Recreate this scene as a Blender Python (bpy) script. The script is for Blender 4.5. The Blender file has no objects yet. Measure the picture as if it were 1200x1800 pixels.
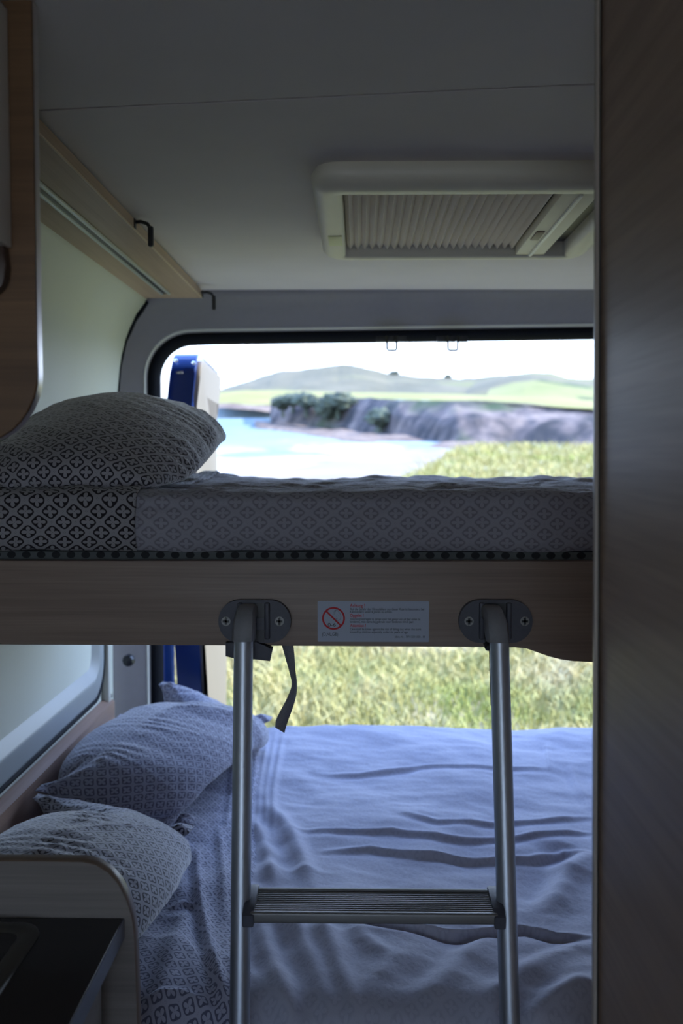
import bpy, bmesh, math, random
import numpy as np
from mathutils import Vector, Matrix, noise as mnoise

S = bpy.context.scene
COL = S.collection
random.seed(4)
RNG = np.random.default_rng(7)

# ------------------------------------------------------------------ camera
F = 1750.0                    # focal length in pixels of the 1200x1800 frame
EYE = Vector((0.0, 0.0, 1.45))
PITCH = math.atan(100 / F)    # the van's length axis meets the frame at (630, 800)
YAW = math.atan(30 / F)
cam_d = bpy.data.cameras.new('camera')
cam = bpy.data.objects.new('camera', cam_d)
COL.objects.link(cam)
cam.location = EYE
cam.rotation_euler = (math.pi / 2 - PITCH, 0, YAW)
cam_d.sensor_fit = 'VERTICAL'
cam_d.sensor_height = 36.0
cam_d.lens = F / 1800 * 36.0
cam_d.clip_start = 0.02
cam_d.clip_end = 9000
cam_d.dof.use_dof = True
cam_d.dof.focus_distance = 1.48
cam_d.dof.aperture_fstop = 4.8
S.camera = cam

# ------------------------------------------------------------------ light
TILT = math.atan(105 / F)     # the van is parked tail down; true level is this much above its floor
world = bpy.data.worlds.new('sky')
S.world = world
world.use_nodes = True
wn = world.node_tree
wn.nodes.clear()
w_out = wn.nodes.new('ShaderNodeOutputWorld')
w_bg = wn.nodes.new('ShaderNodeBackground')
w_tc = wn.nodes.new('ShaderNodeTexCoord')
w_sep = wn.nodes.new('ShaderNodeSeparateXYZ')
w_rmp = wn.nodes.new('ShaderNodeValToRGB')
wn.links.new(w_tc.outputs['Generated'], w_sep.inputs[0])
wn.links.new(w_sep.outputs['Z'], w_rmp.inputs[0])
wn.links.new(w_rmp.outputs[0], w_bg.inputs[0])
wn.links.new(w_bg.outputs[0], w_out.inputs[0])
el = w_rmp.color_ramp.elements
el[0].position = 0.0
el[0].color = (0.40, 0.46, 0.53, 1)
el[1].position = 0.9
el[1].color = (0.22, 0.40, 1.0, 1)
e = w_rmp.color_ramp.elements.new(0.16)
e.color = (0.58, 0.73, 0.98, 1)
e = w_rmp.color_ramp.elements.new(0.36)
e.color = (0.46, 0.66, 1.08, 1)
w_bg.inputs[1].default_value = 2.5

sun_d = bpy.data.lights.new('sun', 'SUN')
sun = bpy.data.objects.new('sun', sun_d)
COL.objects.link(sun)
sun_d.energy = 4.6
sun_d.angle = math.radians(0.6)
sun_d.color = (1.0, 0.95, 0.86)
sun_dir = Vector((0.72, -0.03, 0.69)).normalized()
sun.rotation_euler = sun_dir.to_track_quat('Z', 'Y').to_euler()
sun.location = (3, 3, 6)

S.view_settings.view_transform = 'Standard'
S.view_settings.look = 'None'
S.view_settings.gamma = 1
S.view_settings.exposure = 1.3
S.view_settings.use_curve_mapping = False
try:
    S.cycles.use_denoising = True
    S.cycles.max_bounces = 12
    S.cycles.diffuse_bounces = 6
    S.cycles.glossy_bounces = 4
    S.cycles.sample_clamp_indirect = 6
    S.cycles.use_adaptive_sampling = True
    S.cycles.adaptive_threshold = 0.01
except Exception:
    pass

# ------------------------------------------------------------------ measuring helpers
CR = cam.rotation_euler.to_matrix()


def ray(x, y):
    return CR @ Vector(((x - 600) / F, (900 - y) / F, -1.0))


def P(x, y, Y):
    """point of the van at depth Y (metres behind the eye)"""
    d = ray(x, y)
    return EYE + d * (Y / d.y)


def PZ(x, y, z):
    """point on a level surface z metres relative to the eye"""
    d = ray(x, y)
    return EYE + d * (z / d.z)


ER = Matrix.Rotation(TILT, 3, 'X')      # land frame -> van frame, about the eye
ERi = ER.inverted()


def land(X, Y, Z):
    """X, Y metres from the eye over true level ground, Z relative to the eye"""
    return EYE + ER @ Vector((X, Y, Z))


def landP(x, y, Y):
    d = ERi @ ray(x, y)
    d = d * (Y / d.y)
    return d            # land frame


# ------------------------------------------------------------------ object helpers
def thing(name, label, cat, loc=(0, 0, 0), group=None):
    o = bpy.data.objects.new(name, None)
    o.empty_display_size = 0.05
    o.location = loc
    COL.objects.link(o)
    o['label'] = label
    o['category'] = cat
    if group:
        o['group'] = group
    return o


def tag(o, label, cat, group=None, kind=None):
    o['label'] = label
    o['category'] = cat
    if group:
        o['group'] = group
    if kind:
        o['kind'] = kind
    return o


def structure(o):
    o['kind'] = 'structure'
    return o


def world_loc(o):
    v = Vector(o.location)
    while o.parent:
        o = o.parent
        v += Vector(o.location)
    return v


def finish(name, me, mat, parent=None, smooth=False, origin=None, label=None):
    if parent is not None:
        base = world_loc(parent)
        off = base
        loc = Vector((0, 0, 0))
    else:
        co = np.empty(len(me.vertices) * 3)
        me.vertices.foreach_get('co', co)
        co = co.reshape(-1, 3)
        mn, mx = co.min(0), co.max(0)
        off = Vector(((mn[0] + mx[0]) / 2, (mn[1] + mx[1]) / 2, mn[2])) if origin is None else Vector(origin)
        loc = off
    me.transform(Matrix.Translation(-off))
    o = bpy.data.objects.new(name, me)
    COL.objects.link(o)
    o.location = loc
    if parent is not None:
        o.parent = parent
    for m in (mat if isinstance(mat, (list, tuple)) else [mat]):
        me.materials.append(m)
    if smooth:
        me.polygons.foreach_set('use_smooth', [True] * len(me.polygons))
    if label:
        o['label'] = label
    return o


class MB:
    def __init__(self):
        self.bm = bmesh.new()

    def box(self, a, b, bevel=0.0, seg=2, mi=0):
        t = bmesh.new()
        v = [t.verts.new((x, y, z)) for x in (a[0], b[0]) for y in (a[1], b[1]) for z in (a[2], b[2])]
        for f in ((0, 1, 3, 2), (4, 6, 7, 5), (0, 4, 5, 1), (2, 3, 7, 6), (0, 2, 6, 4), (1, 5, 7, 3)):
            t.faces.new([v[i] for i in f])
        if bevel:
            bmesh.ops.bevel(t, geom=t.edges[:], offset=bevel, segments=seg, profile=0.6, affect='EDGES')
        self._merge(t, mi)
        return self

    def _merge(self, t, mi=0):
        bmesh.ops.recalc_face_normals(t, faces=t.faces[:])
        for f in t.faces:
            f.material_index = mi
        me = bpy.data.meshes.new('t')
        t.to_mesh(me)
        t.free()
        self.bm.from_mesh(me)
        bpy.data.meshes.remove(me)

    def prism(self, pts, vec, bevel=0.0, seg=2, mi=0):
        """pts: 3D outline in order, extruded by vec"""
        t = bmesh.new()
        vec = Vector(vec)
        a = [t.verts.new(Vector(p)) for p in pts]
        b = [t.verts.new(Vector(p) + vec) for p in pts]
        f1 = t.faces.new(a)
        f2 = t.faces.new(b[::-1])
        n = len(a)
        for i in range(n):
            t.faces.new((a[i], b[i], b[(i + 1) % n], a[(i + 1) % n]))
        if bevel:
            ed = list(f1.edges) + list(f2.edges)
            bmesh.ops.bevel(t, geom=ed, offset=bevel, segments=seg, profile=0.6, affect='EDGES')
        self._merge(t, mi)
        return self

    def tube(self, pts, r, n=16, caps=True, mi=0):
        t = bmesh.new()
        pts = [Vector(p) for p in pts]
        rs = r if isinstance(r, (list, tuple)) else [r] * len(pts)
        rings = []
        up = None
        for i, p in enumerate(pts):
            d = (pts[min(i + 1, len(pts) - 1)] - pts[max(i - 1, 0)]).normalized()
            if up is None:
                up = Vector((0, 0, 1)) if abs(d.z) < 0.9 else Vector((0, 1, 0))
            s = d.cross(up).normalized()
            up = s.cross(d).normalized()
            rings.append([t.verts.new(p + (s * math.cos(k * 2 * math.pi / n) + up * math.sin(k * 2 * math.pi / n)) * rs[i]) for k in range(n)])
        for i in range(len(rings) - 1):
            for k in range(n):
                t.faces.new((rings[i][k], rings[i][(k + 1) % n], rings[i + 1][(k + 1) % n], rings[i + 1][k]))
        if caps:
            t.faces.new(rings[0][::-1])
            t.faces.new(rings[-1])
        self._merge(t, mi)
        return self

    def build(self, name, mat, parent=None, smooth=False, label=None, auto=True):
        me = bpy.data.meshes.new(name)
        self.bm.to_mesh(me)
        self.bm.free()
        o = finish(name, me, mat, parent, smooth=smooth or auto, label=label)
        if auto and not smooth:
            try:
                me.set_sharp_from_angle(angle=math.radians(35))
            except Exception:
                pass
        return o


def grid_obj(name, V, mat, parent=None, uv=None, closed_u=False, smooth=True, label=None, mats_by_face=None):
    """V: (n, m, 3) world points"""
    n, m = V.shape[:2]
    me = bpy.data.meshes.new(name)
    idx = np.arange(n * m).reshape(n, m)
    q = np.stack([idx[:-1, :-1], idx[1:, :-1], idx[1:, 1:], idx[:-1, 1:]], -1).reshape(-1, 4)
    me.from_pydata(V.reshape(-1, 3).tolist(), [], q.tolist())
    if uv is not None:
        l = me.uv_layers.new(name='uv')
        loops = np.empty(len(me.loops), dtype=np.int64)
        me.loops.foreach_get('vertex_index', loops)
        l.data.foreach_set('uv', uv.reshape(-1, 2)[loops].ravel())
    return finish(name, me, mat, parent, smooth=smooth, label=label)


def rrect(x0, x1, z0, z1, r, n=8):
    """rounded rectangle outline (x, z), counter-clockwise; r one radius or 4 (bl, br, tr, tl)"""
    rs = r if isinstance(r, (list, tuple)) else [r] * 4
    out = []
    for (cx, cz, a0, k) in ((x0, z0, 180, 0), (x1, z0, 270, 1), (x1, z1, 0, 2), (x0, z1, 90, 3)):
        rr = rs[k]
        ox = cx + (rr if k in (0, 3) else -rr)
        oz = cz + (rr if k in (0, 1) else -rr)
        if rr < 1e-6:
            out.append((cx, cz))
            continue
        for i in range(n + 1):
            a = math.radians(a0 + 90 * i / n)
            out.append((ox + rr * math.cos(a), oz + rr * math.sin(a)))
    return out


# ------------------------------------------------------------------ material helpers
class NT:
    def __init__(self, name):
        self.m = bpy.data.materials.new(name)
        self.m.use_nodes = True
        self.t = self.m.node_tree
        self.b = self.t.nodes['Principled BSDF']
        self.out = self.t.nodes['Material Output']

    def n(self, kind, **kw):
        nd = self.t.nodes.new(kind)
        for k, v in kw.items():
            setattr(nd, k, v)
        return nd

    def l(self, a, b):
        self.t.links.new(a, b)

    def val(self, s, v):
        if hasattr(v, 'is_output') or isinstance(v, bpy.types.NodeSocket):
            self.l(v, s)
        else:
            s.default_value = v

    def math(self, op, a, b=None, c=None, clamp=False):
        nd = self.n('ShaderNodeMath', operation=op, use_clamp=clamp)
        for i, v in enumerate((a, b, c)):
            if v is not None:
                self.val(nd.inputs[i], v)
        return nd.outputs[0]

    def mix(self, fac, a, b):
        nd = self.n('ShaderNodeMix', data_type='RGBA')
        self.val(nd.inputs[0], fac)
        for s, v in ((nd.inputs[6], a), (nd.inputs[7], b)):
            if isinstance(v, (tuple, list)):
                s.default_value = (*v[:3], 1)
            else:
                self.l(v, s)
        return nd.outputs[2]

    def ramp(self, fac, stops):
        nd = self.n('ShaderNodeValToRGB')
        self.l(fac, nd.inputs[0])
        cr = nd.color_ramp
        while len(cr.elements) < len(stops):
            cr.elements.new(0.5)
        for e_, (p_, c_) in zip(cr.elements, stops):
            e_.position = p_
            e_.color = (*c_[:3], 1)
        return nd.outputs[0]

    def coords(self, kind='Object', scale=(1, 1, 1), rot=(0, 0, 0)):
        tc = self.n('ShaderNodeTexCoord')
        mp = self.n('ShaderNodeMapping')
        self.l(tc.outputs[kind], mp.inputs[0])
        mp.inputs['Scale'].default_value = scale
        mp.inputs['Rotation'].default_value = rot
        return mp.outputs[0]

    def noise(self, vec, scale, detail=3, rough=0.5, dist=0.0):
        nd = self.n('ShaderNodeTexNoise')
        self.l(vec, nd.inputs['Vector'])
        nd.inputs['Scale'].default_value = scale
        nd.inputs['Detail'].default_value = detail
        nd.inputs['Roughness'].default_value = rough
        nd.inputs['Distortion'].default_value = dist
        return nd.outputs['Fac']

    def bump(self, h, strength=0.2, dist=0.002):
        nd = self.n('ShaderNodeBump')
        nd.inputs['Strength'].default_value = strength
        nd.inputs['Distance'].default_value = dist
        self.l(h, nd.inputs['Height'])
        self.l(nd.outputs[0], self.b.inputs['Normal'])

    def set(self, **kw):
        for k, v in kw.items():
            self.val(self.b.inputs[k.replace('_', ' ')], (*v, 1) if isinstance(v, tuple) and len(v) == 3 else v)
        return self


def plain(name, col, rough=0.5, metal=0.0, noise=0.0, nscale=30, bump=0.0, spec=0.5):
    t = NT(name)
    v = t.coords()
    nz = t.noise(v, nscale, 4)
    k = noise
    t.l(t.mix(nz, tuple(c * (1 - k) for c in col), tuple(min(1, c * (1 + k)) for c in col)), t.b.inputs['Base Color'])
    t.set(Roughness=rough, Metallic=metal)
    t.b.inputs['Specular IOR Level'].default_value = spec
    if bump:
        t.bump(nz, bump, 0.001)
    return t.m


def wood(name, light, dark, axis='X', rough=0.45, scale=1.0, coat=0.0):
    """veneer whose grain runs along one axis"""
    t = NT(name)
    sc = {'X': (1.6, 60, 60), 'Y': (60, 1.6, 60), 'Z': (60, 60, 1.6)}[axis]
    sc2 = {'X': (0.7, 14, 14), 'Y': (14, 0.7, 14), 'Z': (14, 14, 0.7)}[axis]
    sc3 = {'X': (6, 300, 300), 'Y': (300, 6, 300), 'Z': (300, 300, 6)}[axis]
    a = t.noise(t.coords(scale=tuple(s * scale for s in sc)), 1.0, 4, 0.6, 0.4)
    b = t.noise(t.coords(scale=tuple(s * scale for s in sc2)), 1.0, 3, 0.5, 0.8)
    c = t.noise(t.coords(scale=tuple(s * scale for s in sc3)), 1.0, 2, 0.5)
    m = t.math('ADD', t.math('MULTIPLY', a, 0.45), t.math('MULTIPLY', b, 0.35))
    m = t.math('ADD', m, t.math('MULTIPLY', c, 0.25))
    col = t.ramp(m, [(0.36, dark), (0.52, tuple((x + y) / 2 for x, y in zip(light, dark))), (0.68, light)])
    t.l(col, t.b.inputs['Base Color'])
    t.set(Roughness=rough)
    if coat:
        t.b.inputs['Coat Weight'].default_value = coat
        t.b.inputs['Coat Roughness'].default_value = 0.25
    t.bump(m, 0.12, 0.0008)
    return t.m


def print_fabric(name, light, dark, contrast=1.0, faint=None, su=0.0372, sv=0.0312, sheen=0.25, edge_soft=0.03):
    """cotton printed with a lattice of rounded diamonds, a four-petalled flower in each; UVs in metres"""
    t = NT(name)
    uv = t.coords('UV')
    sep = t.n('ShaderNodeSeparateXYZ')
    t.l(uv, sep.inputs[0])
    p = t.math('DIVIDE', sep.outputs[0], su)
    q = t.math('DIVIDE', sep.outputs[1], sv)
    a = t.math('ADD', p, q)
    b = t.math('SUBTRACT', p, q)

    def cell(s):
        return t.math('SUBTRACT', t.math('FRACT', s), 0.5)
    fa, fb = cell(a), cell(b)
    aa, ab = t.math('ABSOLUTE', fa), t.math('ABSOLUTE', fb)
    # rounded-diamond distance
    p4 = t.math('POWER', t.math('ADD', t.math('POWER', aa, 4.0), t.math('POWER', ab, 4.0)), 0.25)
    # local axes (petals point along the fabric's own axes)
    lx = t.math('ADD', fa, fb)
    ly = t.math('SUBTRACT', fa, fb)
    r2 = t.math('ADD', t.math('POWER', lx, 2.0), t.math('POWER', ly, 2.0))
    r = t.math('SQRT', r2)
    c2 = t.math('ABSOLUTE', t.math('DIVIDE', t.math('SUBTRACT', t.math('POWER', lx, 2.0), t.math('POWER', ly, 2.0)), t.math('ADD', r2, 1e-4)))
    petal_r = t.math('ADD', t.math('MULTIPLY', t.math('POWER', c2, 0.85), 0.43), 0.12)

    def step(edge, v, soft=edge_soft):      # 1 where v < edge
        return t.math('DIVIDE', t.math('SUBTRACT', edge, v), soft, clamp=True)
    inside = step(0.415, p4)
    petal = step(petal_r, r)
    core = step(0.04, r)
    d1 = t.math('MULTIPLY', inside, t.math('SUBTRACT', 1.0, petal))
    # dot pairs where the bands cross
    ca = t.math('SUBTRACT', 0.5, aa)
    cb = t.math('SUBTRACT', 0.5, ab)
    hx = t.math('SUBTRACT', t.math('ADD', ca, cb), 0.085)
    dot = step(0.035, t.math('ADD', t.math('ABSOLUTE', hx), t.math('ABSOLUTE', t.math('SUBTRACT', ca, cb))), 0.03)
    dark_m = t.math('MAXIMUM', d1, t.math('MAXIMUM', core, dot), clamp=True)
    weave = t.noise(t.coords('UV', scale=(900, 900, 1)), 1.0, 2)
    big = t.noise(t.coords('UV', scale=(6, 6, 1)), 1.0, 2)
    dark_m = t.math('MULTIPLY', dark_m, contrast)
    col = t.mix(dark_m, light, dark)
    col2 = t.n('ShaderNodeMix', data_type='RGBA', blend_type='MULTIPLY')
    col2.inputs[0].default_value = 0.25
    t.l(col, col2.inputs[6])
    t.l(t.ramp(weave, [(0.3, (0.7, 0.7, 0.7)), (0.7, (1, 1, 1))]), col2.inputs[7])
    t.l(col2.outputs[2], t.b.inputs['Base Color'])
    t.set(Roughness=0.85)
    t.b.inputs['Specular IOR Level'].default_value = 0.2
    t.b.inputs['Sheen Weight'].default_value = sheen
    t.b.inputs['Sheen Roughness'].default_value = 0.4
    crump = t.noise(t.coords('UV', scale=(55, 55, 1)), 1.0, 4, 0.6, 0.6)
    t.bump(t.math('ADD', crump, t.math('MULTIPLY', weave, 0.06)), 0.35, 0.003)
    tr = t.n('ShaderNodeBsdfTranslucent')
    t.l(col2.outputs[2], tr.inputs[0])
    mx = t.n('ShaderNodeMixShader')
    mx.inputs[0].default_value = 0.22
    t.l(t.b.outputs[0], mx.inputs[1])
    t.l(tr.outputs[0], mx.inputs[2])
    t.l(mx.outputs[0], t.out.inputs[0])
    return t.m


M = {}
OAK_L, OAK_D = (0.33, 0.245, 0.195), (0.19, 0.135, 0.105)
M['oak_x'] = wood('oak veneer crosswise', OAK_L, OAK_D, 'X')
M['oak_y'] = wood('oak veneer lengthwise', OAK_L, OAK_D, 'Y')
M['oak_dark'] = wood('walnut brown veneer', (0.22, 0.118, 0.052), (0.11, 0.055, 0.024), 'X')
M['oak_locker'] = wood('pale beech veneer', (0.55, 0.40, 0.27), (0.42, 0.29, 0.19), 'Y')
M['wardrobe'] = wood('wardrobe veneer lengthwise', (0.43, 0.30, 0.215), (0.28, 0.185, 0.135), 'Y', rough=0.5, coat=0.06)
M['grey_oak'] = wood('grey oak veneer', (0.27, 0.235, 0.21), (0.165, 0.14, 0.125), 'X')
M['edge'] = plain('edge banding', (0.50, 0.43, 0.37), 0.35, 0.0, 0.03)
M['edge_alu'] = plain('aluminium edge', (0.60, 0.55, 0.54), 0.3, 0.75, 0.03)
M['ceiling'] = plain('ceiling board', (0.69, 0.645, 0.64), 0.8, 0, 0.05, 8, 0.1)
M['ceiling_seam'] = plain('ceiling joint', (0.22, 0.15, 0.12), 0.8)
M['wall'] = plain('grey green wall panel', (0.62, 0.64, 0.55), 0.55, 0, 0.03, 5)
M['frame'] = plain('rear frame plastic', (0.26, 0.24, 0.24), 0.6, 0, 0.06, 60, 0.15)
M['frame_lip'] = plain('pale lip', (0.60, 0.59, 0.52), 0.5)
M['rubber'] = plain('black rubber seal', (0.008, 0.009, 0.013), 0.8, 0, 0.1, spec=0.15)
M['black'] = plain('black plastic', (0.014, 0.015, 0.018), 0.4, 0, 0.1)
M['cream'] = plain('cream plastic', (0.76, 0.72, 0.60), 0.45, 0, 0.03)
M['pale'] = plain('pale plastic', (0.72, 0.72, 0.68), 0.4, 0, 0.03)
M['blind'] = plain('pleated fabric', (0.82, 0.75, 0.67), 0.8, 0, 0.05, 200)  # base brightened to stand in for daylight coming through the pleats
M['steel'] = plain('steel wire', (0.6, 0.6, 0.58), 0.3, 1.0)
M['screw'] = plain('dull screw steel', (0.30, 0.30, 0.29), 0.5, 0.4)
M['anth'] = plain('anthracite plastic', (0.075, 0.078, 0.10), 0.5, 0, 0.15, 200, 0.1)
M['hook_grey'] = plain('grey hook plastic', (0.22, 0.22, 0.235), 0.5, 0, 0.1, 200, 0.1)
M['alu'] = plain('brushed aluminium', (0.52, 0.56, 0.62), 0.42, 0.9, 0.05, 20)
M['alu_step'] = plain('step aluminium', (0.26, 0.255, 0.25), 0.5, 0.6, 0.08, 40)
M['strap'] = plain('grey webbing', (0.22, 0.22, 0.24), 0.8, 0, 0.3, 400, 0.4)
M['sticker'] = plain('silver sticker', (0.42, 0.47, 0.58), 0.5, 0, 0.02)
M['ink'] = plain('black ink', (0.02, 0.02, 0.025), 0.6)
M['red'] = plain('red ink', (0.55, 0.01, 0.02), 0.6)
M['white_door'] = plain('white laminate', (0.66, 0.63, 0.56), 0.35, 0, 0.02)
M['worktop'] = plain('black worktop', (0.008, 0.009, 0.013), 0.22, 0, 0.2, 80)
M['worktop_edge'] = plain('blue grey worktop edge', (0.16, 0.18, 0.24), 0.3)
M['hob_frame'] = plain('dull bronze hob frame', (0.09, 0.085, 0.075), 0.35, 0.5)
M['hob_glass'] = plain('black hob glass', (0.006, 0.006, 0.008), 0.06)
M['blue'] = plain('navy car paint', (0.012, 0.035, 0.16), 0.14, 0.0, 0.05)
M['blue_lit'] = plain('navy paint with edge reflection', (0.04, 0.11, 0.36), 0.2)  # brighter copy of the navy; the edge's reflection is put into the colour
M['door_trim'] = plain('beige door trim', (0.15, 0.133, 0.104), 0.6, 0, 0.04)
M['door_pocket'] = plain('tan recess', (0.075, 0.062, 0.043), 0.8, 0, 0.06)
M['grey_trim'] = plain('grey rubber trim', (0.12, 0.12, 0.105), 0.6)
M['floor'] = plain('dark vinyl', (0.10, 0.09, 0.085), 0.6, 0, 0.2, 20)
M['shell'] = plain('shell cladding', (0.48, 0.43, 0.38), 0.7, 0, 0.04)
M['base'] = wood('bed base board', OAK_L, OAK_D, 'X')
M['foam'] = plain('mattress ticking', (0.35, 0.36, 0.40), 0.9)
LGT = (0.43, 0.42, 0.45)
M['print'] = print_fabric('printed cotton', LGT, (0.035, 0.03, 0.035), 1.0)
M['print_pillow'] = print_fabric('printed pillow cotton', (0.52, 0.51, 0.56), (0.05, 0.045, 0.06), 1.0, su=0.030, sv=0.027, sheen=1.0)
M['print_skylit'] = print_fabric('printed pillow cotton, paler', (0.46, 0.46, 0.54), (0.14, 0.13, 0.19), 0.9, su=0.030, sv=0.027, sheen=0.6)  # bluer, washed copy of the pillow print; skylight put into the colour
M['print_soft'] = print_fabric('reverse of printed cotton', (0.46, 0.455, 0.52), (0.235, 0.22, 0.26), 0.75, edge_soft=0.08)
M['print_faint'] = print_fabric('faint print reverse', (0.60, 0.595, 0.68), (0.46, 0.455, 0.55), 0.55, edge_soft=0.12, sheen=0.4)
M['print_blue'] = print_fabric('printed duvet cotton', (0.52, 0.52, 0.62), (0.12, 0.12, 0.19), 0.9, sheen=0.5, su=0.030, sv=0.027)


def spacer_mat():
    t = NT('grey spacer mesh')
    tc = t.coords(scale=(1 / 0.0228, 1, 1 / 0.0135))
    sep = t.n('ShaderNodeSeparateXYZ')
    t.l(tc, sep.inputs[0])
    row = t.math('FLOOR', sep.outputs[2])
    x = t.math('ADD', sep.outputs[0], t.math('MULTIPLY', row, 0.5))
    fx = t.math('SUBTRACT', t.math('FRACT', x), 0.5)
    fz = t.math('SUBTRACT', t.math('FRACT', sep.outputs[2]), 0.5)
    d = t.math('ADD', t.math('POWER', t.math('MULTIPLY', fx, 3.4), 2.0), t.math('POWER', t.math('MULTIPLY', fz, 2.6), 2.0))
    m = t.math('LESS_THAN', d, 1.0)
    t.l(t.mix(m, (0.12, 0.135, 0.14), (0.02, 0.022, 0.025)), t.b.inputs['Base Color'])
    t.set(Roughness=0.9)
    return t.m


M['spacer'] = spacer_mat()

# ------------------------------------------------------------------ the van's shell (structure)
ZC = 0.45 + EYE.z          # ceiling
ez = EYE.z
ZF = 0.0                   # floor
LW = [(-0.568, 0.45), (-0.582, 0.415), (-0.618, 0.37), (-0.645, 0.31), (-0.656, 0.24), (-0.664, 0.13), (-0.670, 0.0), (-0.678, -0.2), (-0.686, -0.5), (-0.69, -1.45)]


def wall_left():
    zs = np.array([p[1] for p in LW])
    xs = np.array([p[0] for p in LW])
    t = np.linspace(0, 1, 50)
    s = np.concatenate([[0], np.cumsum(np.hypot(np.diff(xs), np.diff(zs)))])
    xi = np.interp(t * s[-1], s, xs)
    zi = np.interp(t * s[-1], s, zs)
    k = np.ones(5) / 5
    xi[2:-2] = np.convolve(xi, k, 'valid')
    ys = np.linspace(-2.2, 2.745, 12)
    ins = np.array([[(x, y, z + ez) for y in ys] for x, z in zip(xi, zi)])
    outw = ins.copy()
    outw[:, :, 0] -= 0.05
    k_ = int(np.argmax(zi < -0.2))
    for part in (ins[:k_ + 1], ins[k_:]):
        o = grid_obj('wall_left', part, M['wall'])
        md = o.modifiers.new('thickness', 'SOLIDIFY')
        md.thickness = 0.05
        md.offset = -1.0
        structure(o)
    return xi, zi


lw_x, lw_z = wall_left()


def wallx(z):
    return float(np.interp(-z, [-p[1] for p in LW], [p[0] for p in LW]))


# ceiling of two boards, front one and rear one, with the joint between them
sl, sr = P(62, 195, 1), P(1045, 148, 1)
sl = EYE + (sl - EYE) * (0.45 / (sl.z - ez))
sr = EYE + (sr - EYE) * (0.45 / (sr.z - ez))
k = (sr.y - sl.y) / (sr.x - sl.x)


def seam_y(x):
    return sl.y + k * (x - sl.x)


mb = MB()
for s in (0, 1):
    if s == 0:
        pts = [(-0.75, -2.2, ZC), (1.15, -2.2, ZC), (1.15, seam_y(1.15) - 0.0028, ZC), (-0.75, seam_y(-0.75) - 0.0028, ZC)]
    else:
        pts = [(-0.75, seam_y(-0.75) + 0.0028, ZC), (1.15, seam_y(1.15) + 0.0028, ZC), (1.15, 2.80, ZC), (-0.75, 2.80, ZC)]
    mb.prism(pts, (0, 0, 0.03), 0.0008, 1)
structure(mb.build('ceiling', M['ceiling']))
structure(MB().box((-0.76, -2.25, ZC + 0.004), (1.16, 2.95, ZC + 0.07)).build('trim_1', M['ceiling_seam']))
structure(MB().box((-0.78, -2.25, ZF - 0.06), (1.18, 2.86, ZF)).build('floor', M['floor']))
structure(MB().box((1.10, -2.25, ZF), (1.16, 2.75, ZC)).build('wall_right', M['shell']))
# unseen cab end: closed, its windscreen opening sized to set the interior fill light
mb = MB()
mb.box((-0.75, -2.25, ZF), (1.15, -2.2, 0.85))
mb.box((-0.75, -2.25, 1.78), (1.15, -2.2, ZC))
mb.box((-0.75, -2.25, 0.85), (-0.66, -2.2, 1.78))
mb.box((1.06, -2.25, 0.85), (1.15, -2.2, 1.78))
structure(mb.build('wall_front', M['shell']))


# ------------------------------------------------------------------ rear doorway frame
def rear_frame():
    x0, x1, zt, zb = -0.573, 0.98, 0.318 + ez, -1.36 + ez
    R = 0.10
    base = []
    n = 14
    base.append((x0, zb, -1, 0))
    zz = np.linspace(zb, zt - R, 14)[1:]
    for z in zz:
        base.append((x0, z, -1, 0))
    for i in range(1, n + 1):
        a = math.radians(180 - 90 * i / n)
        base.append((x0 + R + R * math.cos(a), zt - R + R * math.sin(a), math.cos(a), math.sin(a)))
    for x in np.linspace(x0 + R, x1 - R, 30)[1:]:
        base.append((x, zt + 0.014 * (x - x0) / 1.2, 0, 1))
    for i in range(1, n + 1):
        a = math.radians(90 - 90 * i / n)
        base.append((x1 - R + R * math.cos(a), zt + 0.014 - R + R * math.sin(a), math.cos(a), math.sin(a)))
    for z in zz[::-1]:
        base.append((x1, z, 1, 0))

    def sweep(name, prof, mat, parent=None):
        V = np.array([[(bx + nx * d, y, bz + nz * d) for d, y in prof] for bx, bz, nx, nz in base])
        return grid_obj(name, V, mat, parent)
    seal = sweep('trim_2', [(0.014, 2.90), (0.0, 2.895), (-0.004, 2.875), (0.0, 2.855), (0.012, 2.842), (0.026, 2.836), (0.030, 2.90)], M['rubber'])
    structure(seal)
    fr = sweep('wall_rear', [(0.014, 2.90), (0.016, 2.85), (0.029, 2.834), (0.034, 2.824), (0.040, 2.820), (0.050, 2.812), (0.085, 2.785), (0.112, 2.760), (0.125, 2.74), (0.20, 2.735), (0.24, 2.74)], M['frame'])
    structure(fr)
    lip = sweep('trim_3', [(0.030, 2.834), (0.0305, 2.829), (0.032, 2.8245), (0.034, 2.8225), (0.036, 2.8225)], M['frame_lip'])
    structure(lip)
    # outer body skin round the doorway
    sk = sweep('trim_4', [(0.010, 2.90), (0.012, 2.915), (0.10, 2.93), (0.20, 2.90), (0.22, 2.75)], M['blue'])
    structure(sk)


rear_frame()
# dark gap where the side cladding meets the rear frame
mb = MB()
pts = []
for z in (0.42, 0.395, 0.37, 0.34, 0.31, 0.28, 0.24, 0.18, 0.10, 0.0):
    pts.append((wallx(z) + 0.002, 2.738, z + ez))
mb.tube(pts, [0.007, 0.009, 0.010, 0.010, 0.009, 0.007, 0.004, 0.003, 0.003, 0.003], 8)
structure(mb.build('trim_5', M['rubber'], smooth=True))

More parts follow.
